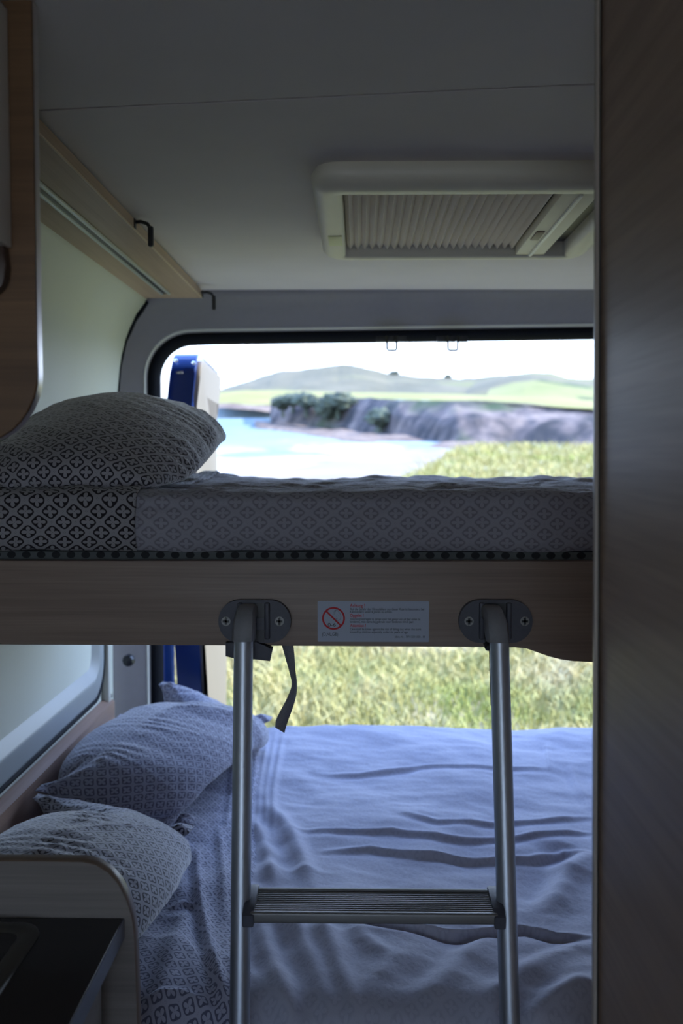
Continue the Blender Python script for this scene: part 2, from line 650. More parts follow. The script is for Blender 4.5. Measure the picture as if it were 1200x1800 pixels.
# black knob and small screw cap on the rear pillar
p = P(227, 1160, 2.735)
mb = MB()
mb.tube([p, p + Vector((0, -0.012, 0)), p + Vector((0, -0.020, 0)), p + Vector((0, -0.024, 0))], [0.017, 0.017, 0.014, 0.004], 9)
mb.box(p + Vector((-0.017, -0.010, -0.005)), p + Vector((0.017, 0, 0.005)), 0.002)
tag(mb.build('fixing_knob', M['black']), 'black round plastic knob on the grey rear pillar above the lower pillows', 'knob')
p = P(193, 1223, 2.72)
mb = MB()
mb.tube([p, p + Vector((0, -0.008, 0)), p + Vector((0, -0.012, 0))], [0.008, 0.008, 0.003], 12)
tag(mb.build('screw_cap', M['steel']), 'small round metal cap low on the rear pillar by the wall ledge', 'cap')


# side window with its closed blind, lower left
def side_window():
    xw = -0.682
    y0, y1, z0, z1 = 0.6, 2.60, -0.628 + ez, 0.05 + ez
    out = rrect(y0, y1, z0, z1, 0.10, 10)
    prof = [(0.0, 0.0), (0.003, 0.008), (0.010, 0.011), (0.040, 0.010), (0.050, 0.013), (0.058, 0.011), (0.078, -0.003), (0.092, -0.007), (0.10, -0.008)]
    cy, cz = (y0 + y1) / 2, (z0 + z1) / 2
    rows = []
    for d, h in prof:
        o = rrect(y0 + d, y1 - d, z0 + d, z1 - d, max(0.10 - d * 0.75, 0.03), 10)
        o = o + [o[0]]
        rows.append([(xw + h, a, b) for a, b in o])
    fr = grid_obj('window_1', np.array(rows), M['window_grey'])
    structure(fr)
    me = bpy.data.meshes.new('pane')
    o = rrect(y0 + 0.1, y1 - 0.1, z0 + 0.1, z1 - 0.1, 0.03, 10)
    me.from_pydata([(xw - 0.008, a, b) for a, b in o], [], [list(range(len(o)))])
    pn = finish('blind', me, M['window_blind'], fr)
    # black gasket
    rows = []
    for d, h in [(-0.010, 0.0), (-0.008, 0.010), (0.0, 0.012), (0.004, 0.0)]:
        o = rrect(y0 + d, y1 - d, z0 + d, z1 - d, 0.10, 10)
        o = o + [o[0]]
        rows.append([(xw + h, a, b) for a, b in o])
    grid_obj('gasket', np.array(rows), M['rubber'], fr)
    mb = MB()
    mb.box((xw - 0.004, 2.625, -1.0 + ez), (xw + 0.014, 2.648, -0.02 + ez), 0.003)
    structure(mb.build('trim_6', M['frame_lip']))


M['window_grey'] = plain('window frame grey', (0.36, 0.39, 0.40), 0.4, 0, 0.02)
M['window_blind'] = plain('window blind grey', (0.42, 0.46, 0.44), 0.3, 0, 0.02)
side_window()

# wooden ledge board under the window
mb = MB()
mb.prism([(-0.6855, 1.17, -0.655 + ez), (-0.661, 1.17, -0.665 + ez), (-0.661, 1.17, -1.0 + ez), (-0.6855, 1.17, -1.0 + ez)], (0, 1.49, 0), 0.003)
tag(mb.build('ledge_board', wood('red brown veneer', (0.42, 0.27, 0.19), (0.28, 0.17, 0.12), 'Y')), 'brown wooden board running along the wall below the side window behind the pillows', 'board')


# ------------------------------------------------------------------ overhead shelf board on the left, with its light track
def overhead():
    z0 = 0.424 + ez
    t = thing('ceiling_shelf', 'pale wooden ceiling edge board with light strip, along the left above the bunk', 'shelf', (-0.5, 1.9, z0))
    mb = MB()
    mb.prism([(-0.583, 1.03, z0), (-0.424, 1.03, z0), (-0.424, 1.03, z0 + 0.022), (-0.575, 1.03, z0 + 0.022)], (0, 1.685, 0), 0.002)
    mb.build('board', M['oak_locker'], t)
    mb = MB()
    mb.box((-0.4245, 1.03, z0 - 0.0006), (-0.4215, 2.714, z0 + 0.0022), 0.0005)
    mb.build('front_edge', plain('edge highlight strip', (0.66, 0.52, 0.34), 0.4), t)  # pale strip paints the yellowish highlight along the board's lower edge
    mb = MB()
    mb.box((-0.517, 1.05, z0 - 0.007), (-0.510, 2.62, z0 - 0.0005), 0.002)
    mb.box((-0.498, 1.05, z0 - 0.007), (-0.491, 2.62, z0 - 0.0005), 0.002)
    tr = mb.build('light_track', plain('light track metal', (0.62, 0.66, 0.64), 0.35, 0.5), t)
    mb = MB()
    mb.box((-0.510, 1.05, z0 - 0.004), (-0.498, 2.62, z0 - 0.0005))
    mb.build('lens', M['black'], tr)


overhead()


def hook(name, y, label, x0=-0.424, dz=0.0):
    mb = MB()
    z = 0.436 + ez + dz
    mb.tube([(x0 - 0.004, y, z + 0.004), (x0 + 0.012, y, z + 0.005), (x0 + 0.024, y, z + 0.001), (x0 + 0.030, y, z - 0.008)], 0.0035, 8)
    mb.box((x0 + 0.0255, y - 0.006, z - 0.042), (x0 + 0.0355, y + 0.006, z - 0.004), 0.003, 3)
    mb.box((x0 - 0.001, y - 0.007, z - 0.010), (x0 + 0.002, y + 0.007, z + 0.010), 0.001)
    o = mb.build(name, M['black'])
    tag(o, label, 'hook', 'curtain hooks along the ceiling board')


hook('curtain_hook', 1.905, 'black curtain hook halfway along the overhead wooden board')
hook('curtain_hook', 2.66, 'black curtain hook at the far end of the overhead wooden board', -0.414, -0.010)


# ------------------------------------------------------------------ roof hatch with pleated blind
def roof_hatch():
    zc = ZC
    t = thing('roof_hatch', 'cream framed roof hatch with pleated blind in the ceiling', 'roof hatch', (0.2, 1.85, zc - 0.04))
    x0, x1, y0, y1 = -0.070, 0.470, 1.555, 2.150
    rows = []
    # profile from ceiling down and round to the inner lip: (inset, drop)
    for d, h in [(0.0, 0.0), (-0.006, 0.012), (-0.004, 0.024), (0.004, 0.033), (0.016, 0.038), (0.034, 0.038), (0.042, 0.034), (0.044, 0.006)]:
        ff = 0.016 if d > 0.001 else 0.0
        o = rrect(x0 + d, x1 - d, y0 + d + ff * min(1, d / 0.03), y1 - d, max(0.045 - d, 0.006), 8)
        o = o + [o[0]]
        rows.append([(a, b, zc - h) for a, b in o])
    grid_obj('frame', np.array(rows), M['cream'], t)
    xi0, xi1, yi0, yi1 = x0 + 0.044, x1 - 0.044, y0 + 0.06, y1 - 0.044
    mb = MB()
    mb.box((xi0, yi0, zc - 0.006), (xi1, yi1, zc - 0.001))
    mb.build('dark_plate', M['black'], t)  # black plate stands in for the unlit opening; the ceiling is solid here
    # pleats
    xb = 0.325
    n = 23
    xs, zs = [], []
    for i in range(2 * n + 1):
        xs.append(xi0 + 0.001 + (xb - xi0 - 0.001) * i / (2 * n))
        zs.append(zc - 0.0125 - (0.011 if i % 2 else 0.0))
    V = np.array([[(a, y, b) for y in np.linspace(yi0, yi1 - 0.004, 3)] for a, b in zip(xs, zs)])
    grid_obj('pleated_blind', V, M['blind'], t, smooth=False)
    mb = MB()
    mb.box((xb, yi0, zc - 0.034), (0.385, yi1 - 0.002, zc - 0.014), 0.003)
    bar = mb.build('blind_bar', M['cream'], t)
    mb = MB()
    mb.box((0.352, yi0 + 0.005, zc - 0.0385), (0.358, yi1 - 0.006, zc - 0.0335), 0.001)
    mb.build('bar_edge', plain('white bar edge', (0.9, 0.9, 0.88), 0.3), bar)
    mb = MB()
    mb.box((0.3305, 1.885, zc - 0.0365), (0.3465, 1.955, zc - 0.0335), 0.002)
    mb.build('latch', plain('brown latch', (0.20, 0.13, 0.10), 0.5), bar)
    mb = MB()
    mb.box((x0 + 0.012, 1.90, zc - 0.0392), (x0 + 0.038, 1.985, zc - 0.0375), 0.0005)
    mb.build('label_tab', plain('pale yellow tab', (0.70, 0.72, 0.42), 0.5), t)


roof_hatch()


# wire catches over the doorway
def wire_catch(px, label):
    c = P(px, 597, 2.80)
    t = thing('wire_catch', label, 'catch', c, 'wire catches above the rear doorway')
    mb = MB()
    for a, b in ((-0.043, -0.013), (-0.008, 0.009), (0.014, 0.042)):
        mb.box(c + Vector((a, -0.004, -0.006)), c + Vector((b, 0.012, 0.009)), 0.002)
    mb.box(c + Vector((-0.040, 0.004, -0.003)), c + Vector((0.040, 0.014, 0.006)), 0.001)
    mb.build('mount', M['black'], t)
    mb = MB()
    w = 0.0135
    mb.tube([c + Vector((-w + 0.002 - 0.002, -0.006, 0.010)), c + Vector((-w + 0.001, -0.006, -0.026)), c + Vector((-w + 0.004, -0.006, -0.030)),
             c + Vector((w - 0.002, -0.006, -0.030)), c + Vector((w, -0.006, -0.026)), c + Vector((w + 0.001, -0.006, 0.010))], 0.0030, 8)
    mb.build('wire_loop', plain('dull wire', (0.05, 0.05, 0.045), 0.5), t, smooth=True)


wire_catch(688, 'small wire loop catch on black mount above rear doorway, nearer the blue door')
wire_catch(795, 'small wire loop catch on black mount above rear doorway, nearer the wardrobe')


# ------------------------------------------------------------------ open rear door on the left
def rear_door():
    zt, zb = 0.305 + ez, -1.35 + ez
    t = thing('rear_door', 'navy blue van rear door with beige inner lining, swung open outside', 'door', (-0.53, 3.0, zb))

    def lean(z):
        z = z - ez
        return float(np.interp(z, [-1.4, -0.75, -0.6, -0.45, -0.1, 0.1, 0.31], [0.0, 0.012, 0.004, -0.004, -0.018, -0.022, 0.004]))

    def slab(xa, xb, y0, y1, z0, z1, r, mat, name, par, dx=0.0, skew=0.0, label=None):
        o = rrect(y0, y1, z0, z1, r, 8)
        # resample edges for the lean
        pts = []
        for i in range(len(o)):
            a, b = o[i], o[(i + 1) % len(o)]
            m = max(1, int(math.hypot(b[0] - a[0], b[1] - a[1]) / 0.06))
            for j in range(m):
                pts.append((a[0] + (b[0] - a[0]) * j / m, a[1] + (b[1] - a[1]) * j / m))
        bm = bmesh.new()
        A = [bm.verts.new((xa + lean(z) + skew * (y - 2.96), y, z)) for y, z in pts]
        B = [bm.verts.new((xb + lean(z) + skew * (y - 2.96), y, z)) for y, z in pts]
        f1 = bm.faces.new(A)
        f2 = bm.faces.new(B[::-1])
        for i in range(len(A)):
            bm.faces.new((A[i], B[i], B[(i + 1) % len(A)], A[(i + 1) % len(A)]))
        bmesh.ops.bevel(bm, geom=list(f1.edges) + list(f2.edges), offset=0.008, segments=3, profile=0.6, affect='EDGES')
        bmesh.ops.recalc_face_normals(bm, faces=bm.faces[:])
        mb_ = MB()
        mb_._merge(bm)
        return mb_.build(name, mat, par, label=label)
    slab(-0.555, -0.480, 2.96, 3.72, zb, zt, [0.02, 0.02, 0.05, 0.06], M['blue'], 'door_body', t, skew=-0.055)
    slab(-0.484, -0.466, 2.985, 3.70, zb + 0.03, zt - 0.020, [0.02, 0.02, 0.05, 0.05], M['door_trim'], 'inner_lining', t, skew=-0.055)
    slab(-0.468, -0.462, 3.14, 3.62, 0.02 + ez, 0.185 + ez, 0.012, M['door_pocket'], 'recess', t, skew=-0.055)
    mb = MB()
    mb.box((-0.583, 2.935, zb + 0.01), (-0.553, 2.965, -0.35 + ez), 0.006, 3)
    mb.build('hinge_flange', M['blue_lit'], t)
    # grey seal on the lower closing edge
    mb = MB()
    mb.tube([P(378, 1125, 3.7), P(379, 1150, 3.7), P(376, 1190, 3.7), P(379, 1240, 3.7), P(379, 1400, 3.7)], [0.013, 0.016, 0.018, 0.014, 0.013], 10)
    mb.build('edge_seal', M['grey_trim'], t, smooth=True)
    mb = MB()
    for (x, y, r) in ((309, 634, 0.006), (340, 638, 0.006)):
        p_ = P(x, y, 2.957)
        mb.tube([p_ + Vector((0, 0.004, 0)), p_, p_ + Vector((0, -0.004, 0))], [r, r, r * 0.4], 10)
    p_ = P(315, 655, 2.957)
    mb.box(p_ + Vector((-0.010, -0.003, -0.003)), p_ + Vector((0.012, 0.004, 0.004)), 0.001)
    mb.build('hinge_screws', plain('bright screws', (0.85, 0.85, 0.85), 0.2, 0.9), t)


rear_door()


# ------------------------------------------------------------------ upper bunk
BY = 1.480                   # front face of the bunk board
bz_t, bz_b = P(600, 987, BY).z, P(600, 1135, BY).z


def bunk_board():
    xl, xr = -0.66, 0.56
    curve = [(905, 1136), (925, 1140), (945, 1147), (965, 1154), (985, 1159), (1005, 1162), (1025, 1163), (1046, 1164)]
    pts = [Vector((xl, BY, bz_b))] + [P(x, y, BY) for x, y in curve] + [Vector((xr, BY, P(1046, 1164, BY).z)), Vector((xr, BY, bz_t + 0.001)), Vector((xl, BY, bz_t))]
    mb = MB()
    mb.prism(pts, (0, 0.024, 0), 0.0015)
    t = thing('upper_bunk', 'brown wooden upper bunk platform with front board curving down at its right end', 'bunk bed', (0, BY, bz_b))
    mb.build('front_board', M['oak_x'], t)
    mb = MB()
    mb.box((-0.645, BY + 0.0245, bz_b + 0.055), (0.90, 2.43, bz_t - 0.018), 0.002)
    mb.box((-0.645, 2.39, bz_b + 0.035), (0.90, 2.43, bz_b + 0.056), 0.002)
    mb.build('slat_base', M['oak_x'], t)


bunk_board()


def fbm(x, y, sc, seed=0, octv=4):
    out = 0
    a = 1.0
    for o in range(octv):
        out += a * mnoise.noise(Vector((x * sc * 2 ** o + seed, y * sc * 2 ** o + seed * 1.7, seed * 0.37 + o * 3.1)))
        a *= 0.5
    return out


def bunk_profile(x, off, off2=0.0):
    """cross-section of the covered mattress at x: list of (Y, z) from the lower front edge over the top to the back"""
    y0 = BY + 0.022
    zt = P(600, 869, 1.52).z
    zb = bz_t + 0.013 + 0.0035 * mnoise.noise(Vector((x * 9, 2.2, 0)))
    pr = []
    n1 = 26
    for i in range(n1 + 1):           # front face, gently bulging
        s = i / n1
        z = zb + (zt - 0.016 - zb) * s
        y = y0 - 0.012 * math.sin(math.pi * min(1, s * 1.05)) ** 0.8 + 0.004 * (1 - s)
        pr.append((y, z))
    for i in range(1, 11):            # shoulder
        a = math.pi / 2 * i / 10
        pr.append((y0 + 0.030 * (1 - math.cos(a)) - 0.0005, zt - 0.016 + 0.016 * math.sin(a)))
    yb = 2.42
    n3 = 120
    for i in range(1, n3 + 1):
        pr.append((y0 + 0.030 + (yb - y0 - 0.03) * i / n3, zt - 0.008 * i / n3))
    for i in range(1, 8):
        a = math.pi / 2 * i / 7
        pr.append((yb + 0.02 * math.sin(a), zt - 0.008 - 0.02 * (1 - math.cos(a))))
    pr.append((yb + 0.02, zt - 0.085))
    return pr


def bunk_cover():
    xs = np.linspace(-0.645, 0.90, 360)
    V, UV = [], []
    for x in xs:
        pr = bunk_profile(x, 0)
        row, uvr = [], []
        v = 0
        for i, (y, z) in enumerate(pr):
            if i:
                v += math.hypot(y - pr[i - 1][0], z - pr[i - 1][1])
            topn = min(1, max(0, (i - 24) / 14))
            w = fbm(x * 0.45, y * 1.0, 7, 3) * 0.0045 + abs(fbm(x * 0.55 + 0.25 * y, y, 18, 9, 3)) * 0.009
            far = min(1, max(0, (y - 2.0) / 0.3))
            zz = z + topn * (w + 0.003 + far * (0.004 + 0.010 * abs(fbm(x, y, 5, 21, 3))))
            yy = y + (1 - topn) * (0.004 * fbm(x, z * 2, 9, 5, 3) + 0.0016 * fbm(x, z * 4, 40, 8, 2) * min(1, i / 5))
            if i < 27:
                zz += 0.0022 * fbm(x, 0, 8, 12, 3) * (1 - i / 27) 
            row.append((x, yy, zz))
            uvr.append((x, v))
        V.append(row)
        UV.append(uvr)
    V, UV = np.array(V), np.array(UV)
    t = thing('bunk_mattress', 'upper bunk mattress in faded patterned grey sheet above the wooden board', 'mattress', (0.12, 1.9, bz_t))
    grid_obj('sheet', V, M['print_soft'], t, UV)
    mb = MB()
    mb.box((-0.64, BY + 0.032, bz_t + 0.0135), (0.89, 2.36, bz_t + 0.055), 0.01)
    mb.build('mattress_core', M['foam'], t)
    mb = MB()
    mb.box((-0.645, BY + 0.0255, bz_t - 0.017), (0.90, 2.40, bz_t - 0.0175 + 0.030), 0.004)
    mb.build('spacer_mesh', M['spacer'], t, label='dark grey honeycomb spacer mesh')
    # strong-print blanket folded over the left end
    xe = P(238, 930, BY + 0.012).x
    sel = xs <= xe + 0.012
    W = V[sel].copy()
    W[:, :, 1] -= 0.0035 * np.clip(1 - (np.arange(W.shape[1]) - 24) / 14, 0, 1)[None, :]
    W[:, :, 2] += 0.0045 * np.clip((np.arange(W.shape[1]) - 20) / 10, 0, 1)[None, :]
    sh = xe - W[-1, 0, 0]
    W[:, :, 0] += np.linspace(0, 1, W.shape[0])[:, None] * sh
    U = UV[sel].copy()
    U[:, :, 0] = W[:, :, 0] + 0.004 * np.sin(W[:, :, 2] * 60)
    o = grid_obj('printed_blanket', W, M['print'], None, U)
    md = o.modifiers.new('thickness', 'SOLIDIFY')
    md.thickness = 0.0022
    md.offset = 0
    tag(o, 'boldly printed black and grey lattice blanket folded over the left end of the upper bunk', 'blanket')


bunk_cover()


# ------------------------------------------------------------------ pillows (small cloth solver)
def sim_pillow(corners, L, W, nu=84, nv=58, press=0.9, floors=(), steps=110, iters=14, seed=1, fill=0.085, grav=0.6, tipn=5):
    """corners FL, FR, BR, BL (u runs FL->FR, v runs FL->BL); L,W are the cloth's sizes along u and v"""
    rng = np.random.default_rng(seed)
    u = np.linspace(0, 1, nu)[:, None, None]
    v = np.linspace(0, 1, nv)[None, :, None]
    FL, FR, BR, BL = [np.array(c)[None, None, :] for c in corners]
    base = FL * (1 - u) * (1 - v) + FR * u * (1 - v) + BR * u * v + BL * (1 - u) * v
    un = np.cross((FR - FL)[0, 0], (BL - FL)[0, 0])
    un = un / np.linalg.norm(un)
    bump = (np.sin(np.pi * u) * np.sin(np.pi * v)) ** 0.5
    X = np.stack([base + un * bump * 0.03, base - un * bump * 0.02])
    X += rng.normal(0, 0.0006, X.shape)
    X[1, [0, -1]] = X[0, [0, -1]]
    X[1, :, [0, -1]] = X[0, :, [0, -1]]
    Vv = np.zeros_like(X)
    ru, rv = L / (nu - 1), W / (nv - 1)
    rd = math.hypot(ru, rv)

    def con(A, B, rest):
        d = B - A
        ln = np.sqrt((d * d).sum(-1, keepdims=True)) + 1e-9
        k_ = np.where(ln > rest, 0.5, 0.17)
        c = d * ((ln - rest) / ln) * k_
        A += c
        B -= c

    def bend(A, B, rest):
        d = B - A
        ln = np.sqrt((d * d).sum(-1, keepdims=True)) + 1e-9
        c = d * (np.minimum(ln - rest * 0.93, 0) / ln) * 0.16
        A += c
        B -= c
    cn = [np.array(c, dtype=float) for c in corners]
    blocks = []
    for q_, (a_, b_) in enumerate(((1, 3), (0, 2), (3, 1), (2, 0))):      # neighbour corner along u, along v
        eu = cn[a_] - cn[q_]
        ev = cn[b_] - cn[q_]
        eu, ev = eu / np.linalg.norm(eu), ev / np.linalg.norm(ev)
        m_ = tipn
        I, J = np.meshgrid(np.arange(m_), np.arange(m_), indexing='ij')
        blk = cn[q_] + eu * (I * ru * 0.96)[..., None] + ev * (J * rv * 0.96)[..., None]
        off = un * (0.0022 * np.minimum(I, J))[..., None]
        blk = np.stack([blk + off, blk - off])
        su_ = slice(0, m_) if q_ in (0, 3) else slice(-m_, None)
        sv_ = slice(0, m_) if q_ in (0, 1) else slice(-m_, None)
        if q_ in (1, 2):
            blk = blk[:, ::-1]
        if q_ in (2, 3):
            blk = blk[:, :, ::-1]
        blocks.append(((su_, sv_), blk))
    dt = 0.02
    for st in range(steps):
        gu = np.gradient(X, axis=1)
        gv = np.gradient(X, axis=2)
        nrm = np.cross(gu, gv)
        nrm /= (np.linalg.norm(nrm, axis=-1, keepdims=True) + 1e-9)
        nrm[1] *= -1
        th = ((X[0] - X[1]) * un).sum(-1).mean()
        pr = press * min(1, st / 20) * float(np.clip((fill - th) / (0.10 * fill) + 0.25, 0, 1.2))
        Vv = Vv * 0.93 + dt * (nrm * pr * 6.0 + np.array([0, 0, -9.8 * grav]))
        O = X.copy()
        X = X + Vv * dt
        for it in range(iters):
            for s in (0, 1):
                n_ = (nu - s) // 2
                con(X[:, s:s + 2 * n_:2][:, :n_], X[:, s + 1:s + 2 * n_:2][:, :n_], ru)
                n_ = (nv - s) // 2
                con(X[:, :, s:s + 2 * n_:2][:, :, :n_], X[:, :, s + 1:s + 2 * n_:2][:, :, :n_], rv)
                n_ = (nu - s) // 2
                A = X[:, s:s + 2 * n_:2, :-1]
                B = X[:, s + 1:s + 2 * n_:2, 1:]
                con(A, B, rd)
                A = X[:, s:s + 2 * n_:2, 1:]
                B = X[:, s + 1:s + 2 * n_:2, :-1]
                con(A, B, rd)
            if it % 2 == 0:
                for s in range(4):
                    n_ = (nu - s - 2 + 3) // 4
                    bend(X[:, s:nu - 2:4], X[:, s + 2:nu:4][:, :X[:, s:nu - 2:4].shape[1]], 2 * ru)
                    bend(X[:, :, s:nv - 2:4], X[:, :, s + 2:nv:4][:, :, :X[:, :, s:nv - 2:4].shape[2]], 2 * rv)
            for sl_ in ((slice(None), 0), (slice(None), -1)):
                m = (X[0][sl_[::-1] if False else (slice(None), sl_[1])] + X[1][(slice(None), sl_[1])]) / 2
                X[0][:, sl_[1]] = m
                X[1][:, sl_[1]] = m
                m = (X[0][sl_[1]] + X[1][sl_[1]]) / 2
                X[0][sl_[1]] = m
                X[1][sl_[1]] = m
            lo = X[0, ..., 2] < X[1, ..., 2]
            mz = (X[0, ..., 2] + X[1, ..., 2]) / 2
            X[0, ..., 2] = np.where(lo, mz, X[0, ..., 2])
            X[1, ..., 2] = np.where(lo, mz, X[1, ..., 2])
            for f in floors:
                f(X)
            for sl_, blk in blocks:
                X[(slice(None),) + sl_] = blk
        Vv = (X - O) / dt
    return X


def upsample(X, k):
    nu, nv = X.shape[1:3]
    Nu, Nv = (nu - 1) * k + 1, (nv - 1) * k + 1

    def interp(A, n_new, axis):
        A = np.moveaxis(A, axis, 0)
        n = A.shape[0]
        t = np.linspace(0, n - 1, n_new)
        i1 = np.clip(np.floor(t).astype(int), 0, n - 2)
        f = (t - i1).reshape((-1,) + (1,) * (A.ndim - 1))
        p0, p1, p2, p3 = A[np.clip(i1 - 1, 0, n - 1)], A[i1], A[i1 + 1], A[np.clip(i1 + 2, 0, n - 1)]
        B = 0.5 * ((2 * p1) + (-p0 + p2) * f + (2 * p0 - 5 * p1 + 4 * p2 - p3) * f * f + (-p0 + 3 * p1 - 3 * p2 + p3) * f ** 3)
        return np.moveaxis(B, 0, axis)
    return interp(interp(X, Nu, 1), Nv, 2)


def pillow_object(name, X, L, W, mat, label, group=None, uoff=0.0, fold=(0.6, 9.0, 2.2, 0.010), seed=1):
    t = 0.3
    for s in range(3):     # light smoothing of both faces
        Y = X.copy()
        Y[:, 1:-1, 1:-1] = X[:, 1:-1, 1:-1] * (1 - t) + t * 0.25 * (X[:, :-2, 1:-1] + X[:, 2:, 1:-1] + X[:, 1:-1, :-2] + X[:, 1:-1, 2:])
        X = Y
    X = upsample(X, 3)
    nu, nv = X.shape[1:3]
    uu, vv = np.meshgrid(np.linspace(0, L, nu), np.linspace(0, W, nv), indexing='ij')
    # folds and crumples pressed into the cloth
    ang, fa, fl, amp = fold
    H = np.zeros((nu, nv))
    ca, sa = math.cos(ang), math.sin(ang)
    for i in range(nu):
        for j in range(nv):
            a, b = uu[i, j], vv[i, j]
            wx = 0.10 * mnoise.noise(Vector((a * 4, b * 4, seed)))
            p_ = (a * ca + b * sa) + wx
            q_ = (-a * sa + b * ca) + wx * 0.6
            r1 = 1 - abs(mnoise.noise(Vector((p_ * fl, q_ * fa, seed * 2.3)))) * 3.2
            r2 = 1 - abs(mnoise.noise(Vector((p_ * fl * 2.4 + 7, q_ * fa * 2.1, seed * 4.1)))) * 3.0
            g = mnoise.noise(Vector((a * 3, b * 3, seed * 9.0)))
            H[i, j] = amp * (max(r1, 0) ** 1.6 * (0.6 + 0.9 * g) + 0.22 * max(r2, 0) ** 1.5 * (0.6 - 0.8 * g)) + 0.0012 * mnoise.noise(Vector((a * 60, b * 60, seed)))
    de = np.minimum(np.minimum(uu, L - uu) / 0.03, np.minimum(vv, W - vv) / 0.03)
    gather = 0.003 * np.sin(uu * 210 + 3 * np.sin(uu * 47)) * np.exp(-np.minimum(vv, W - vv) / 0.05) + 0.003 * np.sin(vv * 190 + 3 * np.sin(vv * 41)) * np.exp(-np.minimum(uu, L - uu) / 0.05)
    H = (H + gather) * np.clip(de, 0, 1)
    nr = np.cross(np.gradient(X, axis=1), np.gradient(X, axis=2))
    nr /= np.linalg.norm(nr, axis=-1, keepdims=True) + 1e-9
    X[0] += nr[0] * H[..., None]
    X[1] -= nr[1] * (H * 0.4)[..., None]
    idx0 = np.arange(nu * nv).reshape(nu, nv)
    b = np.full((nu, nv), -1)
    b[0], b[-1], b[:, 0], b[:, -1] = idx0[0], idx0[-1], idx0[:, 0], idx0[:, -1]
    verts = X[0].reshape(-1, 3).tolist()
    inner = X[1, 1:-1, 1:-1].reshape(-1, 3)
    b[1:-1, 1:-1] = np.arange(len(inner)).reshape(nu - 2, nv - 2) + nu * nv
    verts += inner.tolist()
    faces, uvs = [], []
    for k_, ix in ((0, idx0), (1, b)):
        q = np.stack([ix[:-1, :-1], ix[1:, :-1], ix[1:, 1:], ix[:-1, 1:]], -1).reshape(-1, 4)
        w = np.stack([np.stack([uu[a_, c_], vv[a_, c_]], -1) for a_, c_ in ((slice(None, -1), slice(None, -1)), (slice(1, None), slice(None, -1)), (slice(1, None), slice(1, None)), (slice(None, -1), slice(1, None)))], -2).reshape(-1, 4, 2)
        if k_:
            q = q[:, ::-1]
            w = w[:, ::-1]
        faces += q.tolist()
        uvs.append(w.reshape(-1, 2))
    me = bpy.data.meshes.new(name)
    me.from_pydata(verts, [], faces)
    l = me.uv_layers.new(name='uv')
    l.data.foreach_set('uv', (np.concatenate(uvs) + uoff).ravel())
    o = finish(name, me, mat, None, smooth=True)
    tag(o, label, 'pillow', group)
    return o


def floor_z(fn):
    def f(X):
        z = fn(X[..., 0], X[..., 1])
        X[..., 2] = np.maximum(X[..., 2], z)
    return f


def wall_x(x):
    def f(X):
        X[..., 0] = np.maximum(X[..., 0], x)
    return f


BT = P(600, 869, 1.52).z + 0.009
tip = P(366, 757, 2.06)
Xp = sim_pillow([(-0.64, 1.545, BT + 0.012), (P(262, 862, 1.56).x, 1.56, BT + 0.008), (tip.x, 2.06, tip.z), (-0.63, 2.06, BT + 0.11)],
                0.40, 0.56, 56, 80, press=1.6, fill=0.062,
                floors=(floor_z(lambda x, y: BT + np.clip(y - 1.62, 0, 1) * 0.19), wall_x(-0.645)),
                seed=3)
pillow_object('pillow', Xp, 0.40, 0.56, M['print_pillow'], 'plump printed pillow lying on the upper bunk mattress', fold=(-0.6, 4.5, 1.4, 0.017), seed=2)

BZ = -0.79 + ez             # lower bed surface


def fl1(x, y):
    return BZ + 0.010 + np.clip(-0.46 - x, 0, 1) * 0.50 + np.clip(y - 1.9, 0, 1) * 0.052


Xp = sim_pillow([(-0.642, 1.93, BZ + 0.125), (-0.345, 2.03, BZ + 0.02), (-0.235, 2.70, BZ + 0.07), tuple(P(286, 1198, 2.68))],
                0.37, 0.80, 56, 96, press=1.6, fill=0.066, floors=(floor_z(fl1), wall_x(-0.645)), seed=5)
pillow_object('pillow', Xp, 0.37, 0.80, M['print_skylit'], 'blue lit printed pillow at the far end of the lower bed by the rear pillar', 'pillows on the lower bed', fold=(0.35, 4.8, 1.6, 0.017), seed=5)


def fl2(x, y):
    return BZ + 0.010 + np.clip(-0.46 - x, 0, 1) * 0.42


Xp = sim_pillow([(-0.642, 1.24, BZ + 0.11), (-0.425, 1.36, BZ + 0.02), tuple(P(342, 1452, 1.90)), (-0.635, 1.93, BZ + 0.12)],
                0.36, 0.74, 52, 92, press=1.6, fill=0.064, floors=(floor_z(fl2), wall_x(-0.645)), seed=8)
pillow_object('pillow', Xp, 0.36, 0.74, M['print_pillow'], 'printed pillow on the lower bed nearest the kitchen panel', 'pillows on the lower bed', fold=(0.8, 5.2, 1.6, 0.016), seed=9)


# ------------------------------------------------------------------ lower bed
def seg_dist(px, py, a, b):
    ax, ay = a
    bx, by = b
    dx, dy = bx - ax, by - ay
    t = np.clip(((px - ax) * dx + (py - ay) * dy) / (dx * dx + dy * dy + 1e-12), 0, 1)
    d = np.hypot(px - ax - t * dx, py - ay - t * dy)
    s = np.sign((px - ax) * dy - (py - ay) * dx)
    return d * s, t


